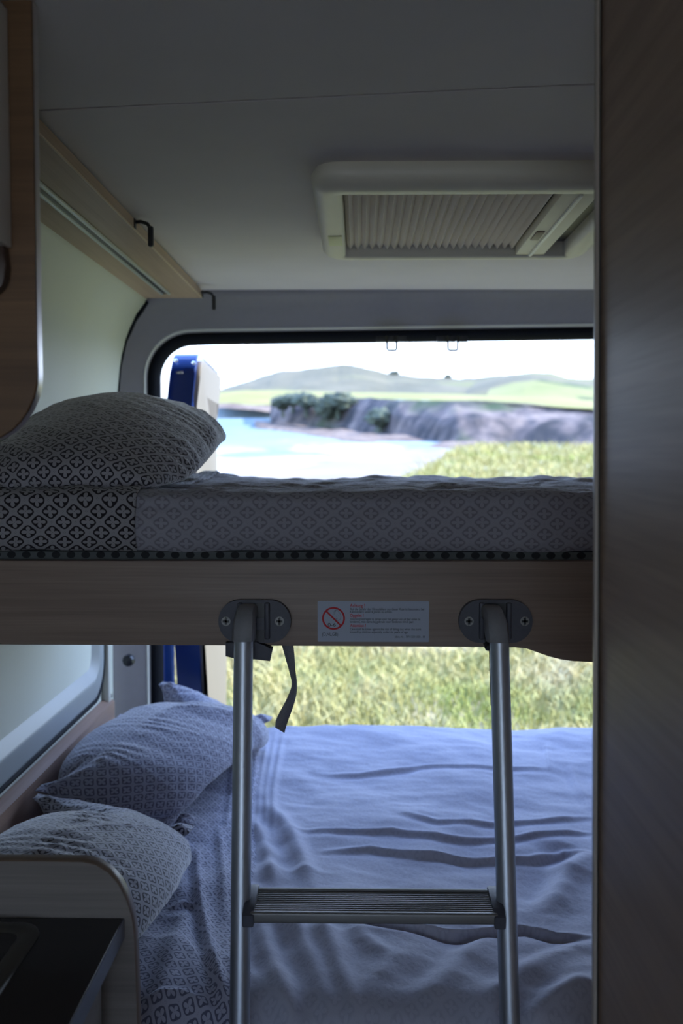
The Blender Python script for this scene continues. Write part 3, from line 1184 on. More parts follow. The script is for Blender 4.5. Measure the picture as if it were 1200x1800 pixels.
def crease(H, gx, gy, pix, amp, w, asym=0.4):
    """a fold whose line is given by points on the bed as seen in the photo"""
    pts = [PZ(x, y, BZ - ez) for x, y in pix]
    best = np.full(gx.shape, 9.0)
    sg = np.zeros(gx.shape)
    n = len(pts) - 1
    par = np.zeros(gx.shape)
    for i in range(n):
        d, t = seg_dist(gx, gy, (pts[i].x, pts[i].y), (pts[i + 1].x, pts[i + 1].y))
        m = np.abs(d) < best
        best = np.where(m, np.abs(d), best)
        sg = np.where(m, d, sg)
        par = np.where(m, (i + t) / n, par)
    fade = np.clip(np.minimum(par, 1 - par) * 5 + 0.15, 0, 1)
    ends = np.exp(-(np.maximum(best, 0) / w) ** 2)
    H += amp * fade * (ends - asym * np.exp(-((sg - w * 1.6) / (w * 1.3)) ** 2))


def lower_bed():
    x0, x1, y0, y1 = -0.66, 1.06, 1.385, 2.722
    nx, ny = 400, 340
    gx, gy = np.meshgrid(np.linspace(x0, x1, nx), np.linspace(y0, y1, ny), indexing='ij')
    nz = np.array([[fbm(a, b, 3.0, 2, 4) for b in np.linspace(y0, y1, 86)] for a in np.linspace(x0, x1, 100)])
    nz2 = np.array([[fbm(a * 0.6 + b * 0.5, b, 14.0, 6, 3) for b in np.linspace(y0, y1, 172)] for a in np.linspace(x0, x1, 200)])

    def up(A):
        ia = np.linspace(0, A.shape[0] - 1, nx)
        ib = np.linspace(0, A.shape[1] - 1, ny)
        B = np.array([np.interp(ia, np.arange(A.shape[0]), A[:, j]) for j in range(A.shape[1])]).T
        return np.array([np.interp(ib, np.arange(A.shape[1]), B[i]) for i in range(nx)])
    nz3 = np.array([[max(0, 1 - abs(mnoise.noise(Vector((a * 4.5 + 2.0 * b, b * 5.0 - a, 4.4)))) * 3) ** 1.6 for b in np.linspace(y0, y1, 172)] for a in np.linspace(x0, x1, 200)])
    H = up(nz) * 0.014 + up(nz2) * 0.003 + up(nz3) * 0.007 * np.clip((2.3 - gy) / 0.7, 0.15, 1)
    C = lambda pix, amp, w, asym=0.5: crease(H, gx, gy, pix, amp, w, asym)
    # long soft folds across the sheet
    C([(560, 1372), (640, 1374), (740, 1366), (860, 1372), (965, 1370)], 0.006, 0.010)
    C([(700, 1440), (770, 1456), (870, 1455), (950, 1452), (1040, 1442)], 0.006, 0.009)
    C([(520, 1466), (600, 1468), (690, 1468), (780, 1482), (900, 1478), (1000, 1470), (1040, 1468)], 0.007, 0.009)
    C([(560, 1500), (650, 1494), (740, 1508), (860, 1512), (930, 1508), (990, 1498), (1040, 1506)], 0.008, 0.009)
    C([(600, 1612), (640, 1622), (700, 1632), (780, 1640), (860, 1638), (920, 1626), (970, 1640), (1040, 1644)], 0.011, 0.008, 0.9)
    # radiating folds lower left of the step
    C([(500, 1580), (520, 1640), (560, 1720), (590, 1800)], 0.012, 0.018)
    C([(545, 1600), (580, 1670), (610, 1740), (630, 1800)], 0.010, 0.016)
    C([(455, 1610), (470, 1680), (500, 1740), (520, 1810)], 0.012, 0.018)
    C([(600, 1600), (640, 1660), (680, 1690)], 0.006, 0.016)
    C([(470, 1420), (505, 1460), (530, 1510), (545, 1560)], 0.012, 0.018)
    C([(445, 1440), (470, 1500), (480, 1560)], 0.009, 0.014)
    C([(870, 1640), (800, 1700), (750, 1760)], 0.008, 0.022)
    C([(1040, 1660), (960, 1690), (850, 1760)], 0.008, 0.02)
    C([(1040, 1730), (960, 1760), (900, 1800)], 0.009, 0.018)
    C([(1040, 1500), (1000, 1530), (960, 1600)], 0.016, 0.03, 0.8)
    C([(960, 1330), (962, 1350), (966, 1372)], 0.004, 0.007)
    C([(1000, 1360), (1020, 1400), (1040, 1430)], 0.005, 0.010)
    C([(700, 1290), (850, 1284), (1040, 1296)], 0.004, 0.014)
    C([(730, 1520), (800, 1470), (850, 1440)], 0.006, 0.04)
    # pleats at the left, beside the pillows
    for k_ in range(7):
        xa = 412 + k_ * 12
        C([(xa + 8 + k_, 1310), (xa - 4, 1400), (xa - 16 + k_ * 2, 1480)], 0.0045, 0.007)
    C([(345, 1500), (350, 1580), (370, 1680), (405, 1800)], 0.010, 0.008, 0.9)
    C([(300, 1600), (320, 1590), (345, 1590)], 0.006, 0.008)
    C([(330, 1600), (300, 1700), (270, 1800)], 0.008, 0.018)
    C([(385, 1460), (392, 1540), (395, 1620)], 0.006, 0.008)
    C([(240, 1765), (320, 1752), (385, 1765)], 0.006, 0.008)
    H += 0.012 * np.exp(-((gy - y1) / 0.05) ** 2) * 0
    # rise towards the wall, under the pillows
    H += np.clip(-0.50 - gx, 0, 1) * 0.25
    Z = BZ + H + np.clip(gy - 1.9, 0, 1) * 0.052
    # rounded front and back edges
    Z -= np.clip((y0 + 0.05 - gy) / 0.05, 0, 1) ** 2 * 0.02
    Z -= np.clip((gy - (y1 - 0.03)) / 0.03, 0, 1) ** 2 * 0.02
    Z += 0.006 * (gx - 0.2) * np.clip((gy - 2.2) / 0.6, 0, 1)
    V = np.stack([gx, gy, Z], -1)
    # drop down at the front and at the back
    front = [np.stack([gx[:, 0] + 0, np.full(nx, y0 - 0.012 - 0.003 * k_), Z[:, 0] - 0.02 - d], -1) for k_, d in enumerate((0.0, 0.06, 0.14, 0.24))]
    back = [np.stack([gx[:, -1], np.full(nx, y1 + 0.012), Z[:, -1] - d], -1) for d in (0.02, 0.10, 0.2)]
    V = np.concatenate([np.stack(front[::-1], 1), V, np.stack(back, 1)], 1)
    UV = np.stack([V[..., 0], V[..., 1] - V[..., 2] * 0.2], -1)
    ca, sa = math.cos(0.12), math.sin(0.12)
    UV = np.stack([UV[..., 0] * ca - UV[..., 1] * sa, UV[..., 0] * sa + UV[..., 1] * ca], -1)
    # plain lilac side of the duvet
    xb_n, xb_f = PZ(425, 1800, BZ - ez).x, PZ(452, 1300, BZ - ez).x

    o = grid_obj('duvet', V, M['print_faint'], None, UV)
    tag(o, 'rumpled lilac blue duvet spread over the lower bed behind the ladder', 'duvet')
    # printed side, folded along the left
    j = 130
    s = np.linspace(0, 1, j)[:, None]
    yy = V[0, :, 1]
    xb = np.interp(yy, [1.38, 2.8], [xb_n, xb_f])[None, :] + (0.006 * np.sin(yy * 14))[None, :]
    X_ = (-0.655) * (1 - s) + xb * s
    ix = (X_ - x0) / (x1 - x0) * (nx - 1)
    i0 = np.clip(np.floor(ix).astype(int), 0, nx - 2)
    fr = ix - i0
    cols = np.arange(V.shape[1])[None, :].repeat(j, 0)
    Zp = V[i0, cols, 2] * (1 - fr) + V[i0 + 1, cols, 2] * fr
    lift = 0.006 * np.clip((1 - s) / 0.02, 0.0, 1)
    Zp = Zp + lift
    Yp = np.repeat(V[0:1, :, 1], j, 0) + 0
    Yp[:, :4] -= 0.004
    W = np.stack([X_, Yp, Zp], -1)
    U = np.stack([W[..., 0] * 0.94 - W[..., 1] * 0.33, W[..., 0] * 0.33 + W[..., 1] * 0.94], -1)
    o = grid_obj('printed_sheet', W, M['print_blue'], None, U)
    tag(o, 'blue grey lattice printed sheet at the left of the lower bed beside the pillows', 'sheet')
    mb = MB()
    mb.box((-0.648, 1.405, BZ - 0.159), (1.05, 2.715, BZ - 0.03), 0.03, 4)
    tag(mb.build('lower_mattress', M['foam']), 'lower bed mattress hidden beneath the lilac duvet', 'mattress')
    mb = MB()
    mb.box((-0.648, 1.415, BZ - 0.655), (1.05, 2.73, BZ - 0.16), 0.004)
    tag(mb.build('bed_platform', M['base']), 'wooden box base beneath the lower bed mattress', 'bed base')


lower_bed()


# ------------------------------------------------------------------ ladder brackets, ladder
def bracket(px, label, slot_side):
    c = P(px[0], 1090, BY)
    t = thing('ladder_bracket', label, 'bracket', (c.x, BY, c.z), 'ladder brackets on the bunk board')
    w = (P(px[2], 1090, BY).x - P(px[1], 1090, BY).x) / 2
    cx = (P(px[2], 1090, BY).x + P(px[1], 1090, BY).x) / 2
    h = (P(0, 1053, BY).z - P(0, 1127, BY).z) / 2
    o = rrect(cx - w, cx + w, c.z - h, c.z + h, h * 0.98, 14)
    mb = MB()
    mb.prism([(a, BY - 0.0005, b) for a, b in o], (0, -0.013, 0), 0.004, 3)
    # raised cheeks either side of the slot
    for a in (-0.021, 0.019):
        mb.box((cx + a - 0.004, BY - 0.020, c.z - h * 0.82), (cx + a + 0.004, BY - 0.010, c.z + h * 0.9), 0.003, 3)
    mb.build('plate', M['anth'], t)
    mb = MB()
    for z0, z1 in ((-0.95, -0.40), (0.15, 0.85)):
        mb.box((cx - 0.0165, BY - 0.0145, c.z + h * z0), (cx + 0.0145, BY - 0.0128, c.z + h * z1))
    mb.build('slot', M['black'], t)
    for sx in px[3:]:
        p_ = P(sx, 1092, BY - 0.0135)
        mb = MB()
        ring = []
        mb.tube([p_ + Vector((0, 0.003, 0)), p_ + Vector((0, -0.0012, 0)), p_ + Vector((0, -0.0016, 0)), p_ + Vector((0, -0.0002, 0))], [0.0068, 0.0068, 0.0052, 0.0042], 20)
        s_ = mb.build('screw', M['screw'], t)
        mb = MB()
        mb.box(p_ + Vector((-0.0046, -0.0022, -0.0017)), p_ + Vector((0.0046, -0.0001, 0.0017)))
        mb.box(p_ + Vector((-0.0017, -0.0022, -0.0046)), p_ + Vector((0.0017, -0.0001, 0.0046)))
        mb.build('dark_cross', M['black'], s_)  # raised black cross paints the shade inside the screw's recess
    return t, cx, c.z, h


bracket((448, 386, 512, 397, 491), 'dark oval ladder bracket on the bunk board, left of the warning sticker', 1)
bracket((868, 805, 933, 824, 922), 'dark oval ladder bracket on the bunk board, right of the warning sticker', -1)

# rail axes: top and a point lower down, from the photo
RT, RB = 1.432, 1.325
rails = [(P(428, 1122, RT), P(421, 1800, RB)), (P(877, 1122, RT), P(896, 1800, RB))]
RR = 0.0140


def rail_pt(r, z):
    a, b = rails[r]
    t = (z - a.z) / (b.z - a.z)
    return a + (b - a) * t


def ladder():
    foot = [rail_pt(0, 0.02), rail_pt(1, 0.02)]
    mid = (foot[0] + foot[1]) / 2
    t = thing('bunk_ladder', 'grey aluminium ladder hooked onto the upper bunk board in front of the beds', 'ladder', (mid.x, mid.y, 0))
    for r in (0, 1):
        a = rail_pt(r, rails[r][0].z + 0.01)
        b = rail_pt(r, 0.03)
        mb = MB()
        mb.tube([a, (a + b) / 2, b], RR, 36)
        rl = mb.build('rail', M['alu'], t)
        mb = MB()
        mb.tube([rail_pt(r, 0.05), rail_pt(r, 0.003)], RR * 1.25, 24)
        mb.build('rubber_foot', M['black'], rl)
        # hook: a curved plastic head reaching back into the bracket
        a = rails[r][0]
        zt_ = P(0, 1062, 1.45).z
        zb_ = P(0, 1124, RT).z
        wb, wt = 0.0163, 0.0138
        dx = 0.0 if r == 0 else -0.002
        prof = [(RT - 0.016, zb_, wb), (RT - 0.0165, zb_ + 0.015, wb), (RT - 0.014, zb_ + 0.030, wb * 0.98), (RT - 0.006, zb_ + 0.042, wt * 1.03), (RT + 0.006, zt_ - 0.001, wt), (RT + 0.022, zt_ + 0.001, wt), (BY - 0.012, zt_ - 0.001, wt)]
        back = [(RT + 0.016, zb_, wb), (RT + 0.017, zb_ + 0.008, wb), (RT + 0.018, zb_ + 0.014, wb * 0.98), (RT + 0.020, zb_ + 0.020, wt * 1.03), (RT + 0.024, zb_ + 0.024, wt), (RT + 0.030, zb_ + 0.026, wt), (BY - 0.012, zb_ + 0.026, wt)]
        bm = bmesh.new()
        rings = []
        cx = a.x + dx
        shift = 0.004 if r == 0 else -0.008
        for i, ((y1_, z1_, w1), (y2_, z2_, w2)) in enumerate(zip(prof, back)):
            s_ = shift * (i / 6)
            ring = []
            m = 5
            # rounded rectangle ring: front corners rounded
            for (yy_, zz_, w_, sg_) in ((y1_, z1_, w1, -1), ):
                pass
            f = Vector((0, y1_, z1_))
            bk = Vector((0, y2_, z2_))
            d_ = (bk - f)
            ring = [bm.verts.new((cx + s_ + a_ * w1, f.y + d_.y * q_, f.z + d_.z * q_)) for a_, q_ in ((-1.0, 0.25), (-0.8, 0.06), (-0.4, 0.0), (0.4, 0.0), (0.8, 0.06), (1.0, 0.25), (1.0, 0.8), (0.7, 1.0), (-0.7, 1.0), (-1.0, 0.8))]
            rings.append(ring)
        for i in range(len(rings) - 1):
            for k_ in range(10):
                bm.faces.new((rings[i][k_], rings[i][(k_ + 1) % 10], rings[i + 1][(k_ + 1) % 10], rings[i + 1][k_]))
        bm.faces.new(rings[0][::-1])
        bm.faces.new(rings[-1])
        m_ = MB()
        m_._merge(bm)
        m_.build('hook', M['hook_grey'], t)
    # step
    zs = P(650, 1598, 1.335).z
    yf, yb_ = 1.322, 1.398
    xl = rail_pt(0, zs).x + 0.016
    xr = rail_pt(1, zs).x - 0.016
    mb = MB()
    mb.box((xl, yf, zs - 0.012), (xr, yb_, zs - 0.003), 0.003, 3)
    for k_ in range(11):
        y = yf + 0.010 + k_ * 0.006
        mb.box((xl, y, zs - 0.004), (xr, y + 0.0032, zs), 0.0008, 1)
    mb.box((xl, yf - 0.001, zs - 0.015), (xr, yf + 0.008, zs), 0.003, 3)
    mb.box((xl, yb_ - 0.006, zs - 0.006), (xr, yb_, zs + 0.002), 0.001, 1)
    st = mb.build('step', M['alu_step'], t)
    for s, x in ((1, xl), (-1, xr)):
        mb = MB()
        x_in, x_out = x + s * 0.006, x - s * 0.010
        a_, b_ = min(x_in, x_out), max(x_in, x_out)
        pr = [(yf - 0.004, zs - 0.019), (yb_ + 0.002, zs - 0.019), (yb_ + 0.004, zs + 0.004), (yb_ - 0.010, zs + 0.006), (yf + 0.012, zs + 0.003), (yf - 0.004, zs - 0.003)]
        mb.prism([(a_, y, z) for y, z in pr], (b_ - a_, 0, 0), 0.003, 2)
        mb.build('step_cap', M['anth'], st)
    # lower steps reach down out of sight
    for dz in (0.27, 0.54):
        z = zs - dz
        p0, p1 = rail_pt(0, z), rail_pt(1, z)
        mb = MB()
        mb.box((p0.x + 0.012, p0.y - 0.036, z - 0.014), (p1.x - 0.012, p0.y + 0.04, z), 0.003, 2)
        mb.build('step', M['alu_step'], t)


ladder()

# rubber ring on the left rail
c = P(427, 1272, 1.41)
rp = rail_pt(0, c.z)
mb = MB()
ax = (rails[0][0] - rails[0][1]).normalized()
prof = [(-0.0060, 0.0145), (-0.0060, 0.0225), (-0.0050, 0.0235), (-0.0030, 0.0235), (-0.0022, 0.0220), (-0.0022, 0.0175), (0.0022, 0.0175), (0.0022, 0.0220), (0.0030, 0.0235), (0.0050, 0.0235), (0.0060, 0.0225), (0.0060, 0.0145)]
mb.tube([rp + ax * a for a, r in prof], [r for a, r in prof], 32, caps=False)
tag(mb.build('rubber_ring', plain('glossy black rubber', (0.03, 0.03, 0.035), 0.25), smooth=False), 'black double flanged rubber ring around the left ladder rail', 'ring')

# grey latch under the left bracket, small knob under the right one
mb = MB()
mb.prism([P(396, 1130, 1.462), P(396, 1154, 1.462), P(412, 1158, 1.462), P(446, 1159, 1.462), P(460, 1158, 1.462), P(474, 1163, 1.462), P(479, 1139, 1.462), P(464, 1137, 1.462), P(452, 1128, 1.462)], (0, 0.014, 0), 0.002)
o = mb.build('latch', M['anth'])
tag(o, 'dark grey plastic latch block below the left ladder bracket behind the rail', 'latch')
p = P(858, 1138, 1.455)
mb = MB()
mb.tube([p + Vector((0, 0.02, 0.003)), p, p + Vector((0, -0.003, 0))], [0.0055, 0.0055, 0.003], 14)
mb.tube([P(860, 1128, 1.462), P(861, 1180, 1.455), P(863, 1240, 1.45)], 0.0010, 6)
tag(mb.build('release_button', M['black']), 'tiny black release button and wire below the right ladder bracket', 'button')


# hanging strap
def strap():
    Le = [(494, 1128, 1.515), (500, 1150, 1.512), (508, 1180, 1.508), (514, 1198, 1.502), (512, 1212, 1.498), (503, 1232, 1.496), (493, 1250, 1.494), (485, 1266, 1.492), (484, 1279, 1.490)]
    Re = [(514, 1128, 1.505), (517, 1150, 1.506), (519, 1180, 1.510), (521, 1200, 1.516), (521, 1216, 1.518), (517, 1234, 1.516), (511, 1252, 1.512), (504, 1270, 1.508), (499, 1288, 1.506)]
    V = np.array([[tuple(P(*a)), tuple((P(*a) + P(*b)) / 2), tuple(P(*b))] for a, b in zip(Le, Re)])
    n = 40
    t0 = np.linspace(0, 1, len(V))
    t1 = np.linspace(0, 1, n)
    W = np.zeros((n, 3, 3))
    for i in range(3):
        for j in range(3):
            W[:, i, j] = np.interp(t1, t0, V[:, i, j])
    k_ = np.array([1, 2, 3, 2, 1]) / 9
    W2 = W.copy()
    for i in range(3):
        for j in range(3):
            W2[2:-2, i, j] = np.convolve(W[:, i, j], k_, 'valid')
    o = grid_obj('webbing_strap', W2, M['strap'])
    md = o.modifiers.new('thickness', 'SOLIDIFY')
    md.thickness = 0.0018
    md.offset = 0
    tag(o, 'dark grey woven strap dangling below the bunk board', 'strap')


strap()


# ------------------------------------------------------------------ warning sticker with its printing
def sticker():
    Y = BY - 0.0006
    a, b = P(558, 1128, Y), P(754, 1057, Y)
    t = thing('warning_sticker', 'silver warning sticker with red no-children sign on the bunk board', 'sticker', ((a.x + b.x) / 2, Y, a.z))
    o = rrect(a.x, b.x, a.z, b.z, 0.0015, 4)
    mb = MB()
    mb.prism([(x, Y + 0.0004, z) for x, z in o], (0, -0.0006, 0))
    mb.build('label_sheet', M['sticker'], t)
    Yi = Y - 0.0003
    # prohibition ring and bar
    c = P(586, 1087, Yi)
    r1, r0 = 20.3 / F * Yi, 17.2 / F * Yi
    bm = bmesh.new()
    n = 56
    A = [bm.verts.new((c.x + r1 * math.cos(k_ * 2 * math.pi / n), Yi, c.z + r1 * math.sin(k_ * 2 * math.pi / n))) for k_ in range(n)]
    B = [bm.verts.new((c.x + r0 * math.cos(k_ * 2 * math.pi / n), Yi, c.z + r0 * math.sin(k_ * 2 * math.pi / n))) for k_ in range(n)]
    for k_ in range(n):
        bm.faces.new((A[k_], A[(k_ + 1) % n], B[(k_ + 1) % n], B[k_]))
    u = Vector((0.707, 0, -0.707))
    v = Vector((0.707, 0, 0.707))
    hw = 1.5 / F * Yi
    q = [bm.verts.new(c + u * s1 * (r0 + 0.0004) + v * s2 * hw + Vector((0, -0.0001, 0))) for s1, s2 in ((-1, -1), (1, -1), (1, 1), (-1, 1))]
    bm.faces.new(q)
    m_ = MB()
    m_._merge(bm)
    m_.build('prohibition_ring', M['red'], t)
    # little child's face, outline only
    m_ = MB()

    def line(pts, r=0.00018):
        m_.tube([P(x, y, Yi) for x, y in pts], r, 5)
    line([(587, 1081), (587, 1078), (590, 1074), (591, 1072), (589, 1074), (586, 1077), (588, 1073), (592, 1071), (594, 1075), (597, 1078), (599, 1083), (598, 1088), (595, 1091), (592, 1090), (589, 1088)])
    line([(595, 1082), (595.4, 1083)], 0.00035)
    line([(591, 1083), (591.4, 1084)], 0.00035)
    line([(589.5, 1086.5), (591, 1088), (593, 1087.5)])
    m_.build('child_face', M['ink'], t)

    def text(s, x, y, size, mat, name, width=None, bold=0.0):
        cu = bpy.data.curves.new(name, 'FONT')
        cu.body = s
        cu.size = 1.0
        cu.offset = bold
        tmp = bpy.data.objects.new(name, cu)
        COL.objects.link(tmp)
        bpy.context.view_layer.update()
        me = bpy.data.meshes.new_from_object(tmp.evaluated_get(bpy.context.evaluated_depsgraph_get()))
        bpy.data.objects.remove(tmp)
        co = np.empty(len(me.vertices) * 3)
        me.vertices.foreach_get('co', co)
        co = co.reshape(-1, 3)
        w = co[:, 0].max() - co[:, 0].min()
        p0 = P(x, y, Yi)
        px = Yi / F
        sz = size * px
        sx = (width * px / w) if width else sz
        new = np.stack([p0.x + (co[:, 0] - co[:, 0].min()) * sx, np.full(len(co), Yi), p0.z + co[:, 1] * sz], -1)
        me.vertices.foreach_set('co', new.ravel())
        me.update()
        return finish(name, me, mat, t)
    text('0-6', 576, 1101.5, 9.5, M['ink'], 'age_text', 14)
    text('(D,NL,GB)', 566, 1117.5, 8.5, M['ink'], 'country_text', 28)
    text('Achtung !', 615, 1067, 8.2, M['red'], 'warning_heading', 26, 0.012)
    text('Auf die Gefahr des Hinausfallens aus dieser Koje ist besonders bei', 615, 1072.5, 6.0, M['ink'], 'warning_text', 131, 0.006)
    text('Kleinkindern unter 6 Jahren zu achten.', 615, 1077.3, 6.0, M['ink'], 'warning_text', 75, 0.006)
    text('Opgelet !', 615, 1084.5, 8.2, M['red'], 'warning_heading', 24, 0.012)
    text('Voorzorgmaatregels te nemen voor het gevaar van uit bed vallen bij', 615, 1090, 6.0, M['ink'], 'warning_text', 124, 0.006)
    text('kinderen, met name bij gebruik voor kinderen t/m 6 jaar.', 615, 1094.8, 6.0, M['ink'], 'warning_text', 113, 0.006)
    text('Attention !', 615, 1102.2, 8.2, M['red'], 'warning_heading', 28, 0.012)
    text('Care shall be taken against the risk of falling out when the bunk', 615, 1107.7, 6.0, M['ink'], 'warning_text', 126, 0.006)
    text('is used by children especially under six years of age.', 615, 1112.6, 6.0, M['ink'], 'warning_text', 103, 0.006)
    text('Ident.-Nr. : 707112221.0.03 .. 00', 694, 1121, 5.2, M['ink'], 'code_text', 53, 0.006)


sticker()


# ------------------------------------------------------------------ wardrobe on the right
def wardrobe():
    Y1 = 1.0
    t = thing('wardrobe', 'tall brown wood veneer wardrobe side filling the right side of the van', 'wardrobe', (0.7, 0.5, 0))
    a, b = P(1056, 0, Y1), P(1050, 1800, Y1)

    def xface(z):
        return a.x + (b.x - a.x) * (z - a.z) / (b.z - a.z)
    zb_, zt_ = 0.005, ZC - 0.002
    mb = MB()
    mb.prism([(xface(zb_), -0.6, zb_), (1.09, -0.6, zb_), (1.09, -0.6, zt_), (xface(zt_), -0.6, zt_)], (0, Y1 + 0.6 + 0.001, 0))
    mb.build('side_panel', M['wardrobe'], t)
    # vertical edge post
    mb = MB()

    def strip(x0p, x1p, y0, y1, mat, name, bev=0.001, shift=0.0):
        m_ = MB()
        t0, t1 = P(x0p[0], 0, Y1), P(x1p[0], 0, Y1)
        b0, b1 = P(x0p[1], 1800, Y1), P(x1p[1], 1800, Y1)

        def ex(p_, q_, z):
            return p_.x + (q_.x - p_.x) * (z - p_.z) / (q_.z - p_.z)
        m_.prism([(ex(t0, b0, zb_), y0, zb_), (ex(t1, b1, zb_), y0, zb_), (ex(t1, b1, zt_), y0, zt_), (ex(t0, b0, zt_), y0, zt_)], (0, y1 - y0, 0), bev)
        return m_.build(name, mat, t)
    strip((1045.5, 1040.5), (1052, 1046.5), Y1 - 0.006, Y1 + 0.003, M['edge'], 'edge_post')
    strip((1052, 1046.5), (1058, 1052), Y1 - 0.002, Y1 + 0.002, M['black'], 'dark_joint', 0)  # black strip filling the joint beside the edge post


wardrobe()


# ------------------------------------------------------------------ overhead locker on the left, near the camera
def locker():
    YP = 1.0
    t = thing('overhead_locker', 'overhead locker with white door and rounded brown end panel, upper left', 'locker', (-0.5, 0.8, ez + 0.03))
    s = YP / F
    top = ZC - 0.003

    def q(x, y):
        p_ = P(x, y, YP)
        return (p_.x, p_.z)
    # end panel outline
    pts = [(-0.66, top)]
    xt = P(57, 0, YP).x
    pts.append((q(55, 0)[0], top))
    for x, y in ((58, 200), (61, 400), (64, 600), (65.5, 655), (65, 675), (60, 697), (50, 720), (36, 741), (20, 757), (0, 769), (-30, 778), (-80, 782)):
        pts.append(q(x, y))
    pts.append((-0.66, q(0, 782)[1]))
    pts = [Vector((a, YP, b)) for a, b in pts]
    mb = MB()
    mb.prism(pts, (0, 0.018, 0), 0.0008, 1)
    mb.build('end_panel', M['oak_dark'], t)
    # metal edging following the panel's edge
    V = []
    for p_ in pts[1:13]:
        V.append([(p_.x + 0.0006, YP + 0.002, p_.z - 0.0004), (p_.x + 0.0012, YP + 0.009, p_.z - 0.0008), (p_.x + 0.0006, YP + 0.0165, p_.z - 0.0004)])
    grid_obj('edge_strip', np.array(V), M['edge_alu'], t)
    # locker body and white door towards the aisle
    xf = P(22, 437, YP).x
    zb_ = P(22, 437, YP).z
    mb = MB()
    mb.box((-0.655, -0.2, zb_ + 0.012), (xf - 0.018, YP - 0.001, top), 0.002)
    mb.build('body', M['oak_dark'], t)
    mb = MB()
    mb.box((xf - 0.017, -0.2, zb_), (xf, YP - 0.002, top - 0.01), 0.001, 1)
    mb.build('door', M['white_door'], t)
    # rounded valance below the body
    pts = [q(-80, 437), q(16, 437), q(19.5, 470), q(19, 490), q(14, 506), q(4, 517), q(-20, 521), q(-80, 522)]
    mb = MB()
    mb.prism([(a, YP - 0.016, b) for a, b in pts], (0, 0.015, 0), 0.003)
    mb.build('valance', wood('dark valance veneer', (0.10, 0.06, 0.045), (0.05, 0.03, 0.022), 'X'), t)


locker()


# ------------------------------------------------------------------ kitchen unit, lower left
def kitchen():
    YP = 1.15
    t = thing('kitchen_unit', 'kitchen unit end with rounded grey oak panel in front of the lower pillows', 'kitchen unit', (-0.45, 0.9, 0))

    def q(x, y):
        p_ = P(x, y, YP)
        return (p_.x, p_.z)
    pts = [(-0.66, 0.002), (q(241, 1800)[0] + 0.002, 0.002)]
    for x, y in ((241, 1800), (238, 1700), (235, 1640), (231, 1610), (222, 1580), (208, 1553), (190, 1533), (168, 1520), (145, 1515), (60, 1514), (0, 1514)):
        pts.append(q(x, y))
    pts.append((-0.66, q(0, 1514)[1]))
    P3 = [Vector((a, YP, b)) for a, b in pts]
    mb = MB()
    mb.prism(P3, (0, 0.017, 0), 0.0008, 1)
    mb.build('end_panel', M['grey_oak'], t)
    V = []
    for a, b in pts[1:14]:
        V.append((a, b))
    rows = []
    for i, (a, b) in enumerate(V):
        a0, b0 = V[max(i - 1, 0)]
        a1, b1 = V[min(i + 1, len(V) - 1)]
        d = Vector((a1 - a0, b1 - b0)).normalized()
        nn = Vector((d.y, -d.x))
        rows.append([(a + nn.x * 0.0002, YP - 0.0012, b + nn.y * 0.0002), (a + nn.x * 0.0012, YP, b + nn.y * 0.0012), (a + nn.x * 0.0014, YP + 0.009, b + nn.y * 0.0014), (a + nn.x * 0.0010, YP + 0.018, b + nn.y * 0.0010)])
    grid_obj('edge_band', np.array(rows), plain('brown edge band', (0.20, 0.14, 0.10), 0.3), t)
    zt = P(218, 1612, YP).z - 0.001
    xf = P(219, 1620, YP).x
    # cabinet body and fronts set back under the worktop
    mb = MB()
    mb.box((-0.655, -0.3, 0.004), (xf - 0.030, YP - 0.001, zt - 0.025), 0.001)
    mb.build('body', M['oak_dark'], t)
    mb = MB()
    mb.box((xf - 0.0305, 0.2, 0.10), (xf - 0.014, YP - 0.055, zt - 0.032), 0.002)
    dr = mb.build('door', M['grey_oak'], t)
    mb = MB()
    mb.box((-0.652, -0.3, zt - 0.024), (xf - 0.0012, YP - 0.001, zt), 0.0006, 1)
    w = mb.build('worktop', M['worktop'])
    tag(w, 'black kitchen worktop with a blue grey front edge, lower left', 'worktop')
    mb = MB()
    mb.box((xf - 0.0012, -0.3, zt - 0.0238), (xf, YP - 0.001, zt - 0.0004))
    mb.build('front_edge', M['worktop_edge'], w)
    # recessed hob with a dull frame
    yb_ = PZ(60, 1625, zt - ez).y
    xr = PZ(72, 1640, zt - ez).x
    hob = thing('gas_hob', 'built-in hob with dull grey frame and rounded corner set into the black worktop', 'hob', (xr - 0.2, yb_ - 0.2, zt))
    prof = [(0.0, 0.0), (0.001, 0.003), (0.004, 0.0042), (0.018, 0.0042), (0.022, 0.002), (0.023, 0.0008)]
    rows = []
    for d, h in prof:
        o = rrect(xr - 0.26 + d, xr - d, yb_ - 0.44 + d, yb_ - d, max(0.030 - d * 0.7, 0.008), 8)
        o = o + [o[0]]
        rows.append([(a, b, zt + h) for a, b in o])
    grid_obj('frame', np.array(rows), M['hob_frame'], hob)
    me = bpy.data.meshes.new('glass')
    o = rrect(xr - 0.26 + 0.0225, xr - 0.0225, yb_ - 0.44 + 0.0225, yb_ - 0.0225, 0.013, 8)
    me.from_pydata([(a, b, zt + 0.0009) for a, b in o], [], [list(range(len(o)))])
    finish('glass', me, M['hob_glass'], hob)


kitchen()

# ------------------------------------------------------------------ the land outside (true level, tilted against the van)


